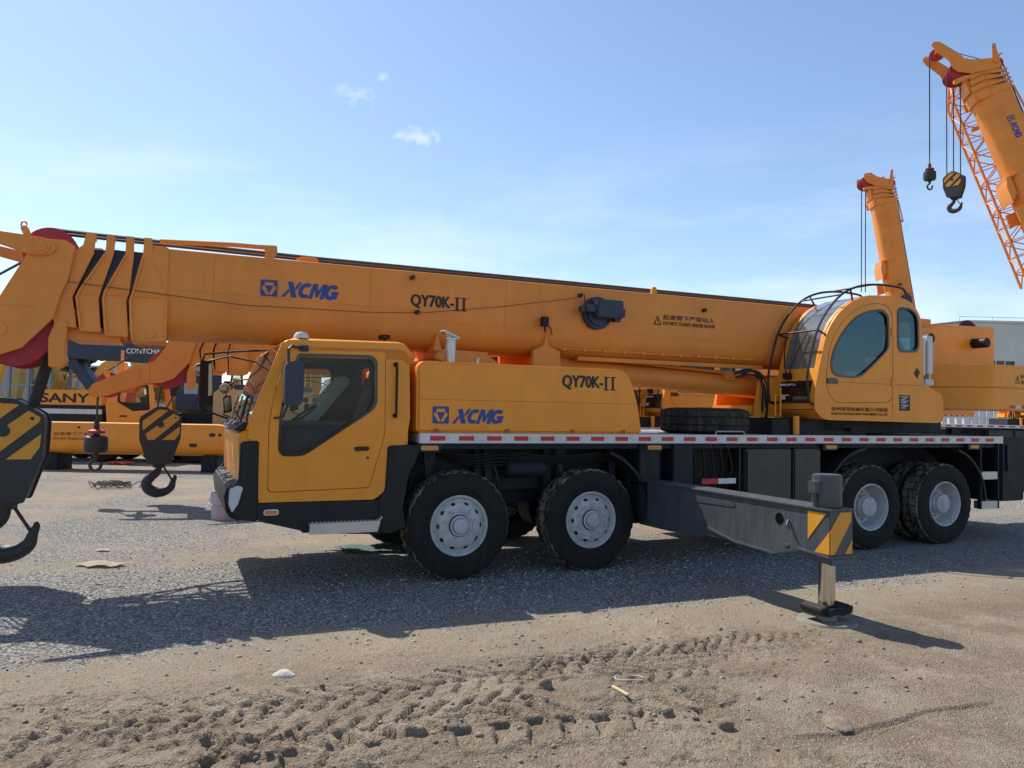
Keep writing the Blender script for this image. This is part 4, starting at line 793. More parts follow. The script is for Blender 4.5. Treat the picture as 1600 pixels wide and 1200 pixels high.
# low detached boom on blocks
t = root_at('detached_boom', -10.65, 22, 0, 'long orange boom section lying low across the yard, warning text on its flank', 'crane boom')
h = M(); sc_ = ushape(.45, 1.36, 0, .9)
h.loft([[(x, y, z) for y, z in sc_] for x in (-3.3, 2.3)]); h.loft([[(x, y, z) for y, z in q] for x, q in ((2.3, sc_), (2.72, ushape(.5, 1.28, .05, .85)), (3.05, ushape(.7, .95, .2, .7)))])
bb = h.obj('boom_shell', ORA, t)
h = M(); h.prism(rp([(2.06, 1.02), (2.06, 1.12), (2.24, 1.12), (2.24, 1.02)], .04), -.004, .01); h.cyl((2.36, .01, 1.07), (2.36, -.004, 1.07), .045, seg=14); h.prism(rp([(1.5, .72), (1.5, .82), (1.72, .82), (1.72, .72)], .04), -.004, .01); h.cyl((-1.65, .01, 1.22), (-1.65, -.004, 1.22), .035, seg=12); h.obj('slot', BLG, bb)
h = M(); tri(h, -2.62, .86, .2, -.002); h.obj('warning_triangle', INKB, bb)
lettering('lettering', [('起重臂下严禁站人', -2.36, -1.0, .98, 1.08, 0, .0), ('DO NOT STAND UNDER BOOM', -2.36, -1.0, .86, .93, 0, .01)], -.002, INKB, bb)
h = M(); h.box(-.22, .22, .05, .8, 0, .47, .02); h.box(-.26, .26, .1, .75, 0, .05, .01); o = h.obj('support_block', DRK); o.location = (-8.6, 22, 0); tag(o, 'dark block propping the right end of the low orange boom', 'block')
h = M(); h.box(-.3, .3, .05, .8, 0, .47, .02); h.box(-.33, .33, .1, .75, 0, .05, .01); o = h.obj('support_block', DRK); o.location = (-13.2, 22, 0); tag(o, 'dark block under the left end of the low orange boom', 'block')
# orange crane with black stripes and a cab, behind the low boom
t = root_at('mobile_crane', -13.4, 25.2, 0, 'orange mobile crane with black lettering and side stripes behind the low boom', 'mobile crane')
h = M(); h.prism(rp([(-2.35, 1.85), (-2.1, 2.33), (.02, 2.36), (.02, 1.85)], [.05, .25, .05, 0]), 0, 2.3, b=.03); h.box(.1, .5, .3, 1.2, 2.3, 2.75, .02); h.box(.25, .5, .4, .7, 2.3, 3.3, .02); h.tube([(.37, .55, 3.3), (.37, .55, 3.7)], .05, 8)
bd = h.obj('engine_hood', ORA, t)
h = M(); h.box(-2.2, .05, .05, 2.2, 1.0, 1.86, .02); h.obj('body', BLK, t)
h = M(); h.box(-2.1, .02, .01, .06, 1.56, 1.72, .01); h.obj('pale_stripe', WHT, t)
lettering('lettering', [('SANY', -2.0, -.38, 1.93, 2.22, 0, .07)], -.002, INK, bd)
h = M(); cbp = [(.22, 1.15), (.15, 1.9), (.32, 2.62), (1.62, 2.66), (1.78, 1.8), (1.85, 1.15)]; cwi = rp([(.55, 2.2), (.75, 2.52), (1.50, 2.54), (1.58, 1.75), (1.05, 1.70), (.55, 1.98)], .06)
for y in (0, 1.2): h.plate(cbp, [cwi], y, y+.05)
h.prism([(.32, 2.62), (1.62, 2.66), (1.62, 2.60), (.35, 2.56)], .051, 1.2); h.box(.2, 1.8, .05, 1.2, 1.15, 1.6, .02); h.box(-.2, 2.2, .0, 2.3, .9, 1.14)
cb = h.obj('operator_cab', ORA, t)
h = M(); h.prism(cwi, .02, .03); h.obj('window', GLS, cb); h = M(); h.plate(grow(cwi, .02), [grow(cwi, -.06)], -.01, .02); h.prism([(.6, 1.98), (1.05, 1.72), (1.5, 1.78), (1.48, 1.98), (1.05, 1.95)], .0, .018); h.obj('window_seal', BLK, cb)
h = M(); h.box(.62, .85, -.03, .0, 1.49, 1.54, .01); h.obj('door_handle', BLK, cb)
h = M(); h.box(-2.2, 3.5, .3, 2.0, .55, .95); h.obj('chassis', BLK, t)
for x in (-1.6, .0, 1.8, 3.0):
    for y, s_ in ((.15, 1), (2.1, -1)):
        h = M(); h.lathe([(r, d) for r, d in TY], (x, y, .61), 'y', s_, 48); h.obj('wheel', RUB, t)
# dark container-handler boom with cab
t = root_at('reach_stacker', -19, 32, 0, 'black telescopic handler with white lettered boom and glazed cab, far left', 'reach stacker')
h = M(); q0, q1 = [(0, 3.80), (0, 4.42), (1.0, 4.46), (1.0, 3.80)], [(0, 3.66), (0, 4.36), (1.0, 4.36), (1.0, 3.66)]
h.prism([(-3, 4.15), (.2, 4.56), (1.2, 4.62), (7, 4.22), (7, 3.45), (2, 3.74), (-.6, 3.80), (-3, 3.7)], 0, 1.0, b=.02); h.prism([(.2, 3.8), (.75, 3.8), (2.3, 1.9), (1.7, 1.9)], .2, .8, b=.02)
bm_ = h.obj('boom', NAVY, t)
lettering('lettering', [('CONTCHAMP', 2.95, 4.75, 4.02, 4.23, 0, .05)], -.003, CREAMINK, bm_)
for f_ in bm_.children: pass
h = M()
for x in (-1.9, -1.1, -.2):
    for y in (.0, 1.5): h.box(x-.06, x+.06, y, y+.1, 1.6, 3.6)
h.box(-2.0, -.1, 0, 1.6, 3.5, 3.62, .02); h.box(-2.0, -.1, 0, 1.6, 1.5, 2.0, .02); h.box(-2.0, -.1, 0.02, .08, 2.6, 2.68)
ck = h.obj('cab', mat('grey_cab_frame', (.25, .27, .28), .5), t); h = M(); h.box(-1.95, -.15, .03, .05, 2.0, 3.5); h.obj('window', GLS, ck); h = M(); h.box(-1.95, -.15, 1.53, 1.55, 2.0, 3.5); h.obj('window', GLS, ck); h = M(); h.box(-1.3, -.8, .5, 1.0, 2.0, 2.9, .1); h.obj('seat', INT, ck)
h = M(); h.box(-3, 2.2, -.6, 2.4, .7, 1.5, .05); h.box(.5, 2.0, -.4, 2.2, 1.5, 1.8, .05); h.obj('body', NAVY, t)
for x in (-2, 1.2):
    for y, s_ in ((-.7, 1), (2.3, -1)): h = M(); h.lathe([(r*1.3, d*1.3) for r, d in TY], (x, y, .8), 'y', s_, 40); h.obj('wheel', RUB, t)
# excavators and other yellow machines farther off
def excavator(x, y, rz, label, body, name='excavator', text=None, s=1.0, arm=True):
    t = root_at(name, x, y, rz, label, 'excavator', 'machines parked at the back of the yard'); t.scale = (s, s, s)
    h = M(); h.prism(rp([(-.6, 1.15), (-.6, 1.9), (.2, 2.2), (2.0, 2.25), (2.5, 2.0), (2.6, 1.15)], .12), -1.3, 1.3, b=.05); h.box(1.2, 1.7, -.6, -.4, 2.2, 2.7, .03); h.obj('body', body, t)
    h = M(); cs = rp([(-1.5, 1.2), (-1.5, 2.3), (-1.2, 3.0), (-.1, 3.05), (.1, 2.2), (.1, 1.2)], .1); cg = rp([(-1.38, 1.75), (-1.38, 2.3), (-1.12, 2.88), (-.22, 2.9), (-.1, 2.2), (-.1, 1.75)], .08)
    for yy in (-1.3, -.35): h.plate(cs, [cg], yy, yy+.05)
    h.prism([(-1.2, 3.0), (-.1, 3.05), (-.1, 2.98), (-1.18, 2.94)], -1.25, -.35); h.box(-1.45, .05, -1.25, -.35, 1.2, 1.7, .02)
    c = h.obj('cab', BLK if text else body, t); h = M(); h.prism(cg, -1.28, -1.27); h.obj('window', GLS, c); h = M(); h.prism(cg, -.32, -.31); h.obj('window', GLS, c); h = M(); h.box(-.7, -.3, -1.0, -.6, 1.7, 2.5, .08); h.obj('seat', INT, c)
    if arm:
        h = M(); h.prism([(-.6, 1.9), (-1.6, 3.6), (-3.0, 4.4), (-3.2, 4.1), (-2.1, 3.5), (-1.0, 1.7)], -.1, .35, b=.02); h.prism([(-3.3, 4.5), (-2.8, 4.3), (-3.4, 1.8), (-3.7, 1.8)], -.05, .3, b=.02); h.obj('boom_arm', body, t); h = M(); h.prism([(-3.8, 1.9), (-3.2, 1.8), (-3.0, 1.2), (-3.4, .8), (-4.0, .9)], -.4, .7, b=.02); h.obj('bucket', DRK, t)
    h = M()
    for yy in (-1.3, .75): h.prism(rp([(-1.7, .1), (-1.9, .5), (-1.6, .95), (2.3, .95), (2.6, .5), (2.4, .1), (2.1, 0), (-1.4, 0)], .2), yy, yy+.55, b=.02)
    h.box(-1.3, 2, -.8, .8, .5, 1.1); h.obj('track', BLK, t); return t
ex1 = excavator(-17.8, 46, R(90), 'black backed excavator with pale maker lettering, seen past the mirrors', YEL, text=True, s=1.35, arm=False)
h = M(); h.box(-.95, .95, 0, .1, 1.2, 3.1, .04); bx = h.obj('rear_cowl', NAVY, ex1); bx.location = (-1.62, 0, 0); bx.rotation_euler = (0, 0, R(-90))
lt = lettering('lettering', [('CATERPILLAR', -.82, .92, 2.78, 2.95, 0, .05)], -.004, CREAMINK, bx)
h = M(); h.box(-.6, .1, -.006, .0, 1.9, 2.35); h.obj('window', mat('pale_window', (.3, .36, .36), .2), bx)
for k, (x, y, rz, s_) in enumerate(((-20.5, 48, 25, 1.25), (-15.0, 50, 160, 1.3), (-25, 44, 10, 1.2), (-30, 52, 200, 1.3), (8.5, 52, 20, 1.2), (-21.8, 39, 80, 1.1), (-11.5, 44, 110, 1.25), (-27.5, 60, 150, 1.4))):
    excavator(x, y, R(rz), ['yellow excavator with raised arm at the far back, left of the lettered black one', 'yellow excavator turned away, right of the lettered black one', 'yellow excavator at the back beyond the striped mobile crane', 'yellow excavator farthest left beyond the glazed cab', 'yellow excavator far back beyond the engine hood', 'yellow excavator facing away just behind the glazed dark cab', 'yellow excavator in the gap beside the main cab windscreen', 'yellow excavator farthest back below the black boom'][k], YEL, s=s_)
# cream truck cab past the mirrors
t = root_at('cream_truck', -10.35, 27, R(3), 'cream truck with dark roof strip and black side window, seen past the mirrors', 'truck')
h = M(); h.prism(rp([(-.1, .8), (-.1, 2.35), (.05, 2.48), (2.9, 2.5), (2.9, .8)], .08), 0, 2.2, b=.03); tb = h.obj('cab', TAN, t)
h = M(); h.box(.55, 2.9, .1, 2.1, 2.49, 2.66, .03); h.obj('roof_strip', NAVY, tb); h = M(); h.prism(rp([(.88, 1.3), (.88, 2.02), (1.5, 2.02), (1.5, 1.3)], .05), -.006, .01); h.obj('window', BLG, tb); h = M(); h.box(-.1, 5, .3, 1.9, .5, .82); h.obj('chassis', BLK, t)
for x in (.6, 4.2):
    for y, s_ in ((.1, 1), (2.1, -1)): h = M(); h.lathe([(r*.8, d*.8) for r, d in TY], (x, y, .49), 'y', s_, 40); h.obj('wheel', RUB, t)
# trucks seen through the gaps, far back
def small_truck(x, y, rz, m, label):
    t = root_at('parked_truck', x, y, R(rz), label, 'truck', 'trucks parked far back'); h = M(); cs = rp([(-.2, .7), (-.2, 1.7), (0, 2.7), (1.7, 2.75), (1.7, .7)], .08); cg = rp([(.1, 1.75), (.2, 2.5), (1.3, 2.5), (1.3, 1.75)], .05)
    h.prism(cs, 0, 2.3, b=.04); c = h.obj('cab', m, t); h = M(); h.prism(cg, -.01, .01); h.obj('window', WINDOWDARK, c); h = M(); h.prism([(-.21, 1.75), (-.06, 2.55), (-.04, 2.55), (-.19, 1.75)], .2, 2.1); h.obj('windscreen', WINDOWDARK, c); h = M(); h.box(1.8, 6.5, 0, 2.3, 1.0, 2.0, .03); h.obj('load_bed', m, t); h = M(); h.box(0, 6.5, .3, 2, .55, .98); h.obj('chassis', BLK, t)
    for xx in (.6, 4.2, 5.5):
        for yy, s_ in ((.05, 1), (2.25, -1)): h = M(); h.lathe([(r*.8, d*.8) for r, d in TY], (xx, yy, .49), 'y', s_, 32); h.obj('wheel', RUB, t)
small_truck(-25.9, 56, 95, mat('dark_red_paint', (.30, .02, .03), .4), 'dark red truck parked far back, seen between boom head and hook')
small_truck(-23.2, 56, 95, mat('pale_green_cab', (.45, .5, .42), .4), 'pale green fronted truck parked far back beside the red one')
small_truck(-24, 38, 20, mat('grey_white_cab', (.5, .5, .5), .4), 'grey white truck parked far back at the left edge')
# ------------------------------------------------------------------ buildings, wall, trees, wires
t = root_at('concrete_hall', 37.2, 60, R(8), 'pale weathered concrete hall with a strip of dark windows, right edge', 'building')
h = M(); h.plate([(-1.9, 0), (-1.9, 9.45), (16, 9.7), (16, 0)], [[(-1.0, 5.7), (-1.0, 6.55), (2.2, 6.55), (2.2, 5.7)], [(5.0, 5.7), (5.0, 6.55), (9, 6.55), (9, 5.7)]], 0, .35); h.box(-1.9, -1.6, .35, 25, 0, 9.45); h.box(15.7, 16, .35, 25, 0, 9.6); h.prism([(-2.1, 9.46), (16.2, 9.72), (16.2, 9.9), (-2.1, 9.64)], -.15, 25.2)
hb = h.obj('wall', CONC, t)
for x0, x1 in ((-1, 2.2), (5, 9)):
    h = M(); h.box(x0, x1, .15, .18, 5.7, 6.55); h.mi = 1
    for i in range(1, 4): xx = x0+(x1-x0)*i/4; h.box(xx-.04, xx+.04, .10, .15, 5.7, 6.55)
    h.obj('window', [WINDOWDARK, WHT], t)
h = M()
for i in range(7): h.cyl((-1.8+i*2.9, 1.0, 9.6+i*.036), (-1.8+i*2.9, 1.0, 10.1+i*.036), .02, seg=6)
h.tube([(-1.8, 1, 10.05), (15.6, 1, 10.3)], .02, 5); h.obj('roof_rail', STL, t)
h = M()
for i in range(60): h.box(i*.5, i*.5+.34, 0, .05, 0, 2.6)
h.box(0, 30, .05, .1, .4, .55); h.box(0, 30, .05, .1, 2.0, 2.15); o = h.obj('white_fence', WHT); o.location = (20, 52, 0); tag(o, 'white slatted fence in front of the concrete hall', 'fence')
def block(x, y, rz, wd, dp, ht, m, label):
    t = root_at('far_building', x, y, R(rz), label, 'building', 'low buildings on the skyline'); h = M(); h.box(0, wd, 0, dp, 0, ht); h.box(-.2, wd+.2, -.2, dp+.2, ht, ht+.3); h.obj('wall', m, t)
    n_ = max(2, int(wd/4))
    for f_ in range(max(1, int(ht/3.3))):
        for i in range(n_): h = M(); h.box((i+.25)*wd/n_, (i+.75)*wd/n_, -.05, .05, 1.2+f_*3.2, 2.7+f_*3.2); h.obj('window', WINDOWDARK, t)
block(-73, 120, 0, 14, 10, 7.6, mat('pale_blue_render', (.42, .48, .52), .8), 'long pale blue building on the skyline right of the bushy tree')
block(-62, 78, 0, 9, 8, 7.0, mat('grey_render', (.33, .34, .35), .8), 'grey block on the skyline behind the black slanted strut')
block(-50, 118, 4, 30, 10, 5.0, mat('brown_roofed_render', (.38, .33, .28), .8), 'low brownish building on the skyline behind the yellow machines')
block(5, 120, 0, 40, 12, 6, mat('grey_shed', (.4, .4, .4), .8), 'long low grey shed far behind the nearest crane')
def tree(x, y, ht, sp, label, seed):
    t = root_at('leafy_tree', x, y, 0, label, 'tree', 'trees on the skyline'); r_ = random.Random(seed)
    h = M(); h.tube([(0, 0, 0), (.1, 0, ht*.35), (.0, .1, ht*.6), (.1, 0, ht*.85)], [.28, .22, .14, .05], 8)
    for i in range(7): a = r_.random()*6.28; h.tube([(0, 0, ht*(.35+.06*i)), (math.cos(a)*sp*.5, math.sin(a)*sp*.5, ht*(.5+.06*i)), (math.cos(a)*sp*.8, math.sin(a)*sp*.8, ht*(.6+.06*i))], [.1, .06, .02], 6)
    h.obj('trunk', BARK, t)
    b = bmesh.new(); cl = [(Vector((r_.gauss(0, .45)*sp, r_.gauss(0, .45)*sp, ht*(.42+.55*r_.random()))), sp*(.18+.25*r_.random())) for _ in range(26)]
    for c, s_ in cl:
        for _ in range(110):
            d = Vector((r_.gauss(0, 1), r_.gauss(0, 1), r_.gauss(0, .8))).normalized()*s_*(r_.random()**.4); p = c+d; q = .16+.16*r_.random()
            n_ = Vector((r_.gauss(0, 1), r_.gauss(0, 1), r_.gauss(0, 1))).normalized(); a = n_.orthogonal()*q; e_ = n_.cross(a)
            b.faces.new([b.verts.new(p+a), b.verts.new(p+e_*.6), b.verts.new(p-a), b.verts.new(p-e_*.6)])
    h = M(); h.bm.free(); h.bm = b; h.obj('crown', LEAF, t)
tree(-37.5, 66, 6.6, 1.9, 'small dark bushy tree on the skyline under the black boom', 3); tree(-40.3, 70, 5.2, 1.6, 'lower dark tree on the skyline beside the bushier one', 5); tree(-31, 75, 4.6, 2.2, 'low round tree far behind the yellow machines', 8)
h = M()
for k in range(3): h.tube([(-90+i*15, 90, 10.2-k*1.3+((i-6)**2)*.03) for i in range(13)], .03, 5)
for x in (-88, 88): h.cyl((x, 90, 0), (x, 90, 12), .15, .1, 8); h.box(x-1, x+1, 89.9, 90.1, 10.9, 11.1)
o = h.obj('power_line', CABLE); tag(o, 'thin power lines strung across the skyline behind the machines', 'power line')

# ------------------------------------------------------------------ ground
def hsh(ix, iy, s): 
    n_ = (ix.astype(np.int64)*374761393+iy.astype(np.int64)*668265263+s*974634777) & 0x7fffffff
    n_ = ((n_ ^ (n_ >> 13))*1274126177) & 0x7fffffff
    return ((n_ ^ (n_ >> 16)) & 0xffff)/65535.0
def vn(x, y, s):
    ix, iy = np.floor(x), np.floor(y); fx, fy = x-ix, y-iy; fx = fx*fx*(3-2*fx); fy = fy*fy*(3-2*fy)
    a, b, c, d = hsh(ix, iy, s), hsh(ix+1, iy, s), hsh(ix, iy+1, s), hsh(ix+1, iy+1, s)
    return (a*(1-fx)+b*fx)*(1-fy)+(c*(1-fx)+d*fx)*fy
def fbm(x, y, s, f, o=4, g=.5):
    r_ = 0; a = 1; tt = 0
    for i in range(o): r_ = r_+a*vn(x*f+17.3*i, y*f-9.1*i, s+i); tt += a; a *= g; f *= 2.03
    return r_/tt
def sst(a, b, x): t = np.clip((x-a)/(b-a), 0, 1); return t*t*(3-2*t)
def ground_h(X, Y):
    dx, dy = X-ORI.x, Y-ORI.y; u = dx*UX.x+dy*UX.y; v = dx*VX.x+dy*VX.y
    near = sst(30, 12, Y)*sst(-25, -12, X)*sst(25, 12, X)
    z = (fbm(X, Y, 1, .35, 3)-.5)*.05*near
    fine = sst(-1.7, -2.6, v)*near
    wx = (fbm(X, Y, 81, 8, 3, .6)-.5)*.10; wy = (fbm(X, Y, 91, 8, 3, .6)-.5)*.10
    z = z+(fbm(X, Y, 5, 2.6, 4, .5)-.5)*.030*(.3+.7*fine)*near+(fbm(X, Y, 9, 22, 3, .6)-.5)*.012*(.35+.65*fine)*near
    # torn, ragged-edged plates of clay
    pl = fbm(X+wx*.5, Y+wy*.5, 61, 2.4, 4, .55); act = fine*sst(2.6, 1.0, u)*(.35+.65*sst(.40, .55, fbm(X, Y, 66, .7, 2)))
    z = z+(sst(.515, .545, pl)*.014+sst(.60, .62, pl)*.014-sst(.42, .40, pl)*.008)*act
    rg = 1-np.abs(2*fbm(X+wx, Y+wy, 86, 3.5, 3, .6)-1); z = z+sst(.90, .985, rg)*.014*act
    under = sst(-.9, -.4, v)*sst(4, 3.2, v)*sst(-3, -2.4, u)*sst(10, 9, u); foot = np.exp(-(((u-2.65)/.4)**2+((v+2.7)/.4)**2))
    z = z*(1-.85*under)*(1-foot)
    # tyre tracks pressed into the mud, broken up by noise
    brk = fbm(X, Y, 21, 1.7, 3); wob = (fbm(X, Y, 31, 1.3, 2)-.5)*.12
    for (c0, sl, hw, pt, dep, u0, u1, sk) in ((-2.95, .035, .23, .17, .030, -9, .7, .75), (-3.02, .0, .20, .15, .026, -1.0, 2.3, -1.3), (-4.00, -.10, .28, .23, .046, -3.4, .8, .30), (-3.50, .03, .21, .17, .034, -7, -.2, -.8), (-4.50, .0, .24, .20, .045, -7, -1.2, .6), (-3.32, -.03, .20, .16, .026, -.4, 1.6, .9)):
        t_ = v-(c0+sl*u)+wob+wy*.25; m_ = sst(hw, hw*.9, np.abs(t_))*sst(u0, u0+.5, u)*sst(u1, u1-.6, u)
        side = np.where(t_ > 0, .5, 0.)                                  # the two halves of the tread are staggered
        ph = (u+sk*np.abs(t_)+wx*.5+(fbm(X, Y, 41, 1.0, 2)-.5)*.25)/pt+side; d_ = np.abs((ph % 1)-.5)+(fbm(X, Y, 45, 16, 2)-.5)*.10; bar = sst(.27, .33, d_)
        ctr = sst(.015, .035, np.abs(t_))
        z = z+m_*sst(.34, .44, brk)*dep*1.15*(-.55-.0*bar+.95*(1-bar)*ctr*.9)
        z = z+sst(.45, 0, np.abs(np.abs(t_)-hw*1.1)/.12)*dep*.5*sst(u0, u0+.5, u)*sst(u1, u1-.6, u)*sst(.48, .55, fbm(X+wx, Y+wy, 51, 5, 3))
    # smooth dried puddle with one crack
    pud = np.exp(-(((u-.9)/.95)**2+((v+4.45)/.40)**2)**2); z = z*(1-.92*pud)-.006*pud
    lc = np.abs((v+4.63)-.03*np.sin(u*5)-(fbm(X, Y, 71, 6, 2)-.5)*.05); z = z+(sst(.05, .015, lc)*-.02+np.exp(-((lc-.035)/.02)**2)*.010)*sst(.3, .6, u)*sst(2.3, 1.9, u)
    return z
def axis(lo, hi, d, far, g):
    a = list(np.arange(lo, hi, d)); s_ = d; x = hi
    while x < far: a.append(x); s_ *= g; x += s_
    a.append(far); s_ = d; x = lo-d; b = []
    while x > -far: b.append(x); s_ *= g; x -= s_
    return np.array([-far]+b[::-1]+a)
ax_ = axis(-3.5, 4.2, .0135, 900, 1.04)
ay_ = [ -60, -20, -5, 0, 2, 3]; y_ = 3.6; s_ = .012
while y_ < 900: ay_.append(y_); s_ = .012 if y_ < 5.9 else s_*1.03; y_ += s_
ay_ = np.array(ay_+[900.])
GX, GY = np.meshgrid(ax_, ay_); GZ = ground_h(GX, GY); ny, nx = GX.shape
me = bpy.data.meshes.new('ground'); co = np.stack([GX, GY, GZ], -1).reshape(-1, 3)
idx = np.arange(ny*nx).reshape(ny, nx); fq = np.stack([idx[:-1, :-1], idx[:-1, 1:], idx[1:, 1:], idx[1:, :-1]], -1).reshape(-1, 4)
me.vertices.add(len(co)); me.vertices.foreach_set('co', co.ravel()); me.loops.add(fq.size); me.loops.foreach_set('vertex_index', fq.ravel().astype(np.int32)); me.polygons.add(len(fq)); me.polygons.foreach_set('loop_start', np.arange(0, fq.size, 4, dtype=np.int32)); me.polygons.foreach_set('use_smooth', np.ones(len(fq), bool)); me.update(); me.validate()
gr = bpy.data.objects.new('ground', me); COL.objects.link(gr); gr['kind'] = 'structure'
m = bpy.data.materials.new('yard_soil'); m.use_nodes = True; t = m.node_tree; b = t.nodes['Principled BSDF']; b.inputs['Roughness'].default_value = .95; b.inputs['Specular IOR Level'].default_value = .15
tc = N(t, 'ShaderNodeTexCoord')
def noise(scale, det=6, ro=.6, vec=None):
    n_ = N(t, 'ShaderNodeTexNoise'); n_.inputs['Scale'].default_value = scale; n_.inputs['Detail'].default_value = det; n_.inputs['Roughness'].default_value = ro; t.links.new(vec or tc.outputs['Object'], n_.inputs[0]); return n_.outputs[0]
def mrange(v, a, b_, c=0, d=1):
    n_ = N(t, 'ShaderNodeMapRange', interpolation_type='SMOOTHSTEP'); t.links.new(v, n_.inputs[0])
    for i, q in enumerate((a, b_, c, d)): n_.inputs[i+1].default_value = q
    return n_.outputs[0]
def mixc(f_, a, b_, bt='MIX'):
    n_ = N(t, 'ShaderNodeMix', data_type='RGBA', blend_type=bt)
    for s_, q in ((n_.inputs[0], f_), (n_.inputs[6], a), (n_.inputs[7], b_)):
        if hasattr(q, 'is_linked'): t.links.new(q, s_)
        else: s_.default_value = q if isinstance(q, float) else (*q, 1)
    return n_.outputs[2]
def mth(op, a, b_=None):
    n_ = N(t, 'ShaderNodeMath', operation=op)
    for i, q in enumerate((a, b_)):
        if q is None: continue
        if hasattr(q, 'is_linked'): t.links.new(q, n_.inputs[i])
        else: n_.inputs[i].default_value = q
    return n_.outputs[0]
tm = N(t, 'ShaderNodeMapping'); tm.vector_type = 'TEXTURE'; tm.inputs['Location'].default_value = ORI; tm.inputs['Rotation'].default_value = (0, 0, TH); t.links.new(tc.outputs['Object'], tm.inputs[0])
ts = N(t, 'ShaderNodeSeparateXYZ'); t.links.new(tm.outputs[0], ts.inputs[0]); U_, V_ = ts.outputs[0], ts.outputs[1]
mth_vec = tm.outputs[0]
soil = mixc(mrange(noise(.8, 7), .35, .65), (.275, .222, .163), (.395, .328, .250))
soil = mixc(mrange(noise(6, 8, .7), .3, .7), soil, (.32, .258, .186)); soil = mixc(mrange(noise(60, 6, .75), .52, .72, 0, .6), soil, (.12, .09, .062)); soil = mixc(mth('MULTIPLY', mrange(V_, -2.0, -3.0), mrange(noise(1.6, 7, .65), .36, .60, .05, .85)), soil, (.165, .122, .084)); soil = mixc(mrange(noise(2.1, 7, .7, mth_vec), .55, .72, 0, .55), soil, (.44, .38, .30)); soil = mixc(mrange(noise(3.2, 6, .65), .60, .74, 0, .5), soil, (.40, .34, .265))
# crushed grey stone along the crane and out to the left
wv = mth('ADD', V_, mth('MULTIPLY', mth('SUBTRACT', noise(.7, 6, .65), .5), 2.6))
wv = mth('ADD', wv, mth('MULTIPLY', mth('SUBTRACT', noise(4.5, 7, .75), .5), 1.5))
gm = mth('MULTIPLY', mrange(wv, -1.85, -1.15), mrange(wv, 2.6, 1.4)); gm = mth('MAXIMUM', gm, mth('MULTIPLY', mrange(V_, 1.0, 4.0), mrange(noise(.28, 6, .6), .42, .60, 0, .85)))
gp = N(t, 'ShaderNodeTexVoronoi'); gp.inputs['Scale'].default_value = 42; t.links.new(tc.outputs['Object'], gp.inputs[0])
gp2 = N(t, 'ShaderNodeTexVoronoi'); gp2.inputs['Scale'].default_value = 75; t.links.new(tc.outputs['Object'], gp2.inputs[0])
sv = N(t, 'ShaderNodeSeparateColor'); t.links.new(gp.outputs['Color'], sv.inputs[0])
grav = mixc(mrange(sv.outputs[0], 0, 1), (.25, .25, .245), (.66, .63, .58)); grav = mixc(mrange(gp.outputs['Distance'], .40, .65, 0, .8), grav, (.11, .102, .092))
gmask = mth('MULTIPLY', gm, mrange(mth('ADD', sv.outputs[1], mth('MULTIPLY', noise(5, 4), .8)), .45, .75)); gmask = mth('ADD', gmask, mth('MULTIPLY', gm, .35)); gmask = mth('MINIMUM', gmask, 1.0)
peb = mth('MULTIPLY', mrange(sv.outputs[2], .90, .93), mrange(gp.outputs['Distance'], .45, .30))
sv2 = N(t, 'ShaderNodeSeparateColor'); t.links.new(gp2.outputs['Color'], sv2.inputs[0]); soil = mixc(mrange(sv2.outputs[0], .0, 1.0, 0, .5), soil, mixc(sv2.outputs[1], (.155, .116, .078), (.44, .365, .275))); base = mixc(gmask, soil, grav); base = mixc(mth('MULTIPLY', peb, .7), base, (.40, .375, .33))
t.links.new(base, b.inputs['Base Color'])
hh = mth('ADD', mth('MULTIPLY', noise(30, 6, .7), .5), mth('MULTIPLY', noise(110, 4, .7), .25)); hv = mth('MULTIPLY', mth('SUBTRACT', .7, gp.outputs['Distance']), mth('ADD', mth('MULTIPLY', gmask, .9), mth('MULTIPLY', peb, .5)))
soilg = mth('MULTIPLY', gp2.outputs['Distance'], -.30); hh = mth('ADD', hh, soilg); hh = mth('ADD', hh, hv); hh = mth('ADD', hh, mth('MULTIPLY', gp2.outputs['Distance'], mth('MULTIPLY', gmask, -.35)))
bp = N(t, 'ShaderNodeBump'); bp.inputs['Strength'].default_value = 1.0; bp.inputs['Distance'].default_value = .034; t.links.new(hh, bp.inputs['Height']); t.links.new(bp.outputs[0], b.inputs['Normal'])
me.materials.append(m)

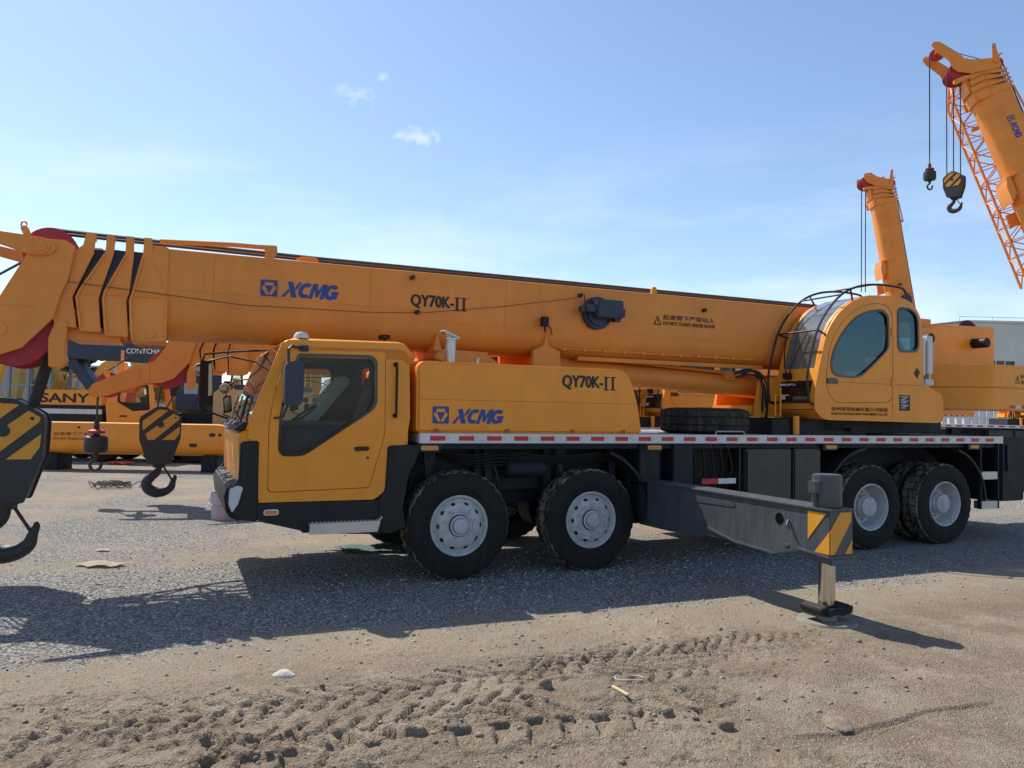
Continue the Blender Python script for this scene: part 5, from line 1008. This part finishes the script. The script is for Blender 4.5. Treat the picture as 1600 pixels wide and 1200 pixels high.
# loose stones and clods, far too many to count
def scatter(name, pts, sizes, flat, mats, label, cat, seed, pick=None):
    r_ = np.random.default_rng(seed); tb = bmesh.new(); bmesh.ops.create_icosphere(tb, subdivisions=1, radius=1); bv = np.array([v.co[:] for v in tb.verts]); bf = np.array([[v.index for v in f.verts] for f in tb.faces]); tb.free()
    n_ = len(pts); k = len(bv); al = np.empty((n_, k, 3)); z0 = ground_h(pts[:, 0], pts[:, 1])
    for i in range(n_):
        a = r_.random()*6.28; c, s = math.cos(a), math.sin(a); q = bv*(1+r_.normal(0, .22, (k, 1)))*np.array([1, .55+.5*r_.random(), flat*(.6+.6*r_.random())])*sizes[i]
        al[i] = np.stack([q[:, 0]*c-q[:, 1]*s+pts[i, 0], q[:, 0]*s+q[:, 1]*c+pts[i, 1], q[:, 2]+z0[i]+sizes[i]*.15], -1)
    fa = (bf[None]+(np.arange(n_)*k)[:, None, None]).reshape(-1, 3); me = bpy.data.meshes.new(name); v_ = al.reshape(-1, 3)
    me.vertices.add(len(v_)); me.vertices.foreach_set('co', v_.ravel()); me.loops.add(fa.size); me.loops.foreach_set('vertex_index', fa.ravel().astype(np.int32)); me.polygons.add(len(fa)); me.polygons.foreach_set('loop_start', np.arange(0, fa.size, 3, dtype=np.int32))
    for m_ in mats: me.materials.append(m_)
    me.polygons.foreach_set('material_index', np.repeat(r_.integers(0, len(mats), n_), len(bf)).astype(np.int32)); me.update(); me.validate()
    o = bpy.data.objects.new(name, me); COL.objects.link(o); tag(o, label, cat, None, 'stuff'); return o
ST = [mat('stone_a', (.30, .28, .25), .9, var=.2, vscale=30), mat('stone_b', (.40, .37, .32), .9, var=.2, vscale=30), mat('stone_c', (.21, .20, .185), .9, var=.2, vscale=30)]
n_ = 14000; uu = rng.uniform(-6, 6, n_); vv = np.where(rng.random(n_) < .8, rng.normal(-.4, .75, n_), rng.uniform(-2.6, 3.4, n_)); vv = np.clip(vv, -2.6, 3.5)
P_ = np.stack([ORI.x+uu*UX.x+vv*VX.x, ORI.y+uu*UX.y+vv*VX.y], -1); scatter('gravel', P_, (.004+.017*rng.random(n_)**4), .7, ST, 'loose grey crushed stone strewn beside the nearest crane', 'gravel', 1)
CL = [mat('mud_clod_a', (.20, .155, .11), .95, var=.3, vscale=25, bump=.6, bscale=40), mat('mud_clod_b', (.27, .22, .16), .95, var=.3, vscale=25, bump=.6, bscale=40)]
n_ = 3000; uu = rng.uniform(-5, 2.6, n_); vv = np.where(rng.random(n_) < .45, rng.normal(-2.95, .25, n_), rng.normal(-4.0, .32, n_))
P_ = np.stack([ORI.x+uu*UX.x+vv*VX.x, ORI.y+uu*UX.y+vv*VX.y], -1); scatter('dirt', P_, (.003+.022*rng.random(n_)**7), .7, CL, 'crumbled mud clods lying along the tyre tracks', 'dirt', 2)

# ------------------------------------------------------------------ things lying about
def gz(x, y): return float(ground_h(np.array([x]), np.array([y]))[0])
def rock(name, x, y, s, fl, m_, label, cat, seed):
    r_ = random.Random(seed); b_ = bmesh.new(); bmesh.ops.create_icosphere(b_, subdivisions=3, radius=1); ph = [r_.random()*6 for _ in range(6)]
    for v in b_.verts:
        c = v.co; k = 1+.16*math.sin(2.3*c.x+ph[0])+.13*math.sin(3.1*c.y+ph[1])+.1*math.sin(4.2*c.z+ph[2])+.05*math.sin(9*c.x+ph[3])*math.sin(8*c.y+ph[4]); v.co = Vector((c.x*s*k, c.y*s*.7*k, c.z*s*fl*k))
    h = M(); h.bm.free(); h.bm = b_; o = h.obj(name, m_); o.location = (x, y, gz(x, y)+s*fl*.35); o.rotation_euler = (0, 0, r_.random()*3); tag(o, label, cat); return o
rock('stone', -1.57, 5.51, .075, .40, mat('white_stone', (.55, .51, .45), .9, var=.15, vscale=20, bump=.3), 'pale flat stone lying alone on the mud in front of the front wheel', 'stone', 3)
rock('mud_clod', 1.33, 4.72, .055, .7, CL[0], 'dark rounded mud clod near the bottom, left of the cracked patch', 'clod', 5)
rock('mud_clod', 2.05, 4.84, .12, .22, CL[0], 'flat crumbly clod lying on the cracked mud patch', 'clod', 6)
rock('mud_clod', .27, 5.33, .05, .8, CL[0], 'small dark clod beside the tyre track, left of the pale stick', 'clod', 7)
h = M(); h.prism(rp([(-.09, -.012), (.09, -.009), (.092, .010), (-.088, .014)], .004), 0, .012, 'z', b=.002); o = h.obj('wood_stick', mat('pale_wood', (.60, .50, .28), .7, var=.15, vscale=20)); o.location = (.76, 5.22, gz(.76, 5.22)+.006); o.rotation_euler = (.05, 0, R(118)); tag(o, 'short pale yellow stick lying on the mud', 'stick')
h = M(); h.tube([(.10*math.cos(a), .055*math.sin(a), .004+.004*math.sin(3*a)) for a in [2*math.pi*i/28 for i in range(27)]], .004, 6); o = h.obj('loop_of_cord', mat('white_cord', (.55, .52, .45), .8)); o.location = (.86, 5.50, gz(.86, 5.5)+.006); tag(o, 'thin white loop of cord on the mud beside the stick', 'cord')
def sheet(name, pts, m_, label, cat, amp=.03, z=.01):
    b_ = bmesh.new(); r_ = random.Random(9); cx = sum(p[0] for p in pts)/len(pts); cy = sum(p[1] for p in pts)/len(pts); rings = []
    for k in range(1, 9): rings.append([b_.verts.new((cx+(p[0]-cx)*k/8, cy+(p[1]-cy)*k/8, 0)) for p in pts])
    c = b_.verts.new((cx, cy, 0)); n_ = len(pts)
    for i in range(n_):
        b_.faces.new((c, rings[0][i], rings[0][(i+1) % n_]))
        for a, q in zip(rings, rings[1:]): b_.faces.new((a[i], q[i], q[(i+1) % n_], a[(i+1) % n_]))
    for v in b_.verts: v.co.z = gz(v.co.x, v.co.y)+z+amp*(abs(math.sin(v.co.x*9+1.3*math.sin(v.co.y*7)))*.6+r_.random()*.4)
    bmesh.ops.solidify(b_, geom=b_.faces[:], thickness=.003); h = M(); h.bm.free(); h.bm = b_; o = h.obj(name, m_, None, 60); tag(o, label, cat); return o
def blob(cx, cy, rx, ry, n_=22, seed=1):
    r_ = random.Random(seed); return [(cx+rx*math.cos(a)*(.75+.4*r_.random()), cy+ry*math.sin(a)*(.75+.4*r_.random())) for a in [2*math.pi*i/n_ for i in range(n_)]]
sheet('torn_sheet', blob(-4.80, 9.13, .30, .16, seed=2), mat('pale_torn_sheet', (.55, .48, .40), .7, var=.15), 'torn pale sheet lying on the ground at left, in front of the cab', 'sheet', .035)
sheet('torn_scrap', blob(-5.25, 10.05, .10, .06, seed=4), mat('pale_scrap', (.58, .52, .45), .7), 'small pale scrap on the ground behind the torn sheet', 'scrap', .02)
sheet('green_tarp', blob(-1.75, 10.4, .62, .25, 30, 6), GREEN, 'crumpled green tarpaulin on the ground under the cab', 'tarpaulin', .05)
# lilac bucket
t = empty('bucket', (-4.85, 13.05, 0), 0, 'pale lilac plastic bucket standing open before the front bumper', 'bucket')
h = M(); h.lathe([(0, .01), (.15, .0), (.155, .02), (.175, .40), (.185, .41), (.185, .44), (.172, .44), (.168, .40), (.148, .03), (0, .025)], (0, 0, 0), 'z', 1, 36); h.lathe([(.172, .32), (.180, .325), (.180, .345), (.174, .35)], (0, 0, 0), 'z', 1, 36); h.obj('pail', BUCK, t)
h = M(); h.tube([(-.185, 0, .38), (-.17, -.12, .27), (0, -.21, .22), (.17, -.12, .27), (.185, 0, .38)], .006, 6); h.obj('handle', STL, t)
h = M(); h.lathe([(0, .42), (.165, .425), (.17, .43), (0, .436)], (0, 0, 0), 'z', 1, 30); h.obj('dark_disc', BLK, t)  # flat black disc just below the rim
# tangle of thin rods and red hose on the ground
def tangle(name, x, y, r_, n_, rad, m_, label, cat, seed, flat=.1):
    q = random.Random(seed); h = M()
    for k in range(n_):
        a0 = q.random()*6.28; ex = r_*(.5+.6*q.random()); ox, oy = q.gauss(0, r_*.4), q.gauss(0, r_*.25)
        h.tube(spl([(ox+ex*math.cos(a0+i*.55), oy+ex*.5*math.sin(a0+i*.55), rad+abs(math.sin(i*1.1+k))*flat) for i in range(11)]), rad, 5)
    o = h.obj(name, m_); o.location = (x, y, gz(x, y)); tag(o, label, cat)
tangle('wire_tangle', -8.9, 17.6, .42, 8, .010, mat('rusty_wire', (.10, .07, .05), .8), 'tangle of rusty wire on the ground behind the striped hook block', 'wire', 2, .14)
tangle('red_hose', -12.3, 24.4, .35, 5, .03, mat('red_hose', (.42, .06, .06), .6), 'coil of red hose on the ground below the low boom', 'hose', 4, .05); tangle('orange_strap', -14.9, 23.9, .45, 5, .025, mat('orange_strap', (.55, .16, .03), .7), 'heap of orange straps on the ground left of the red hose', 'strap', 7, .08)
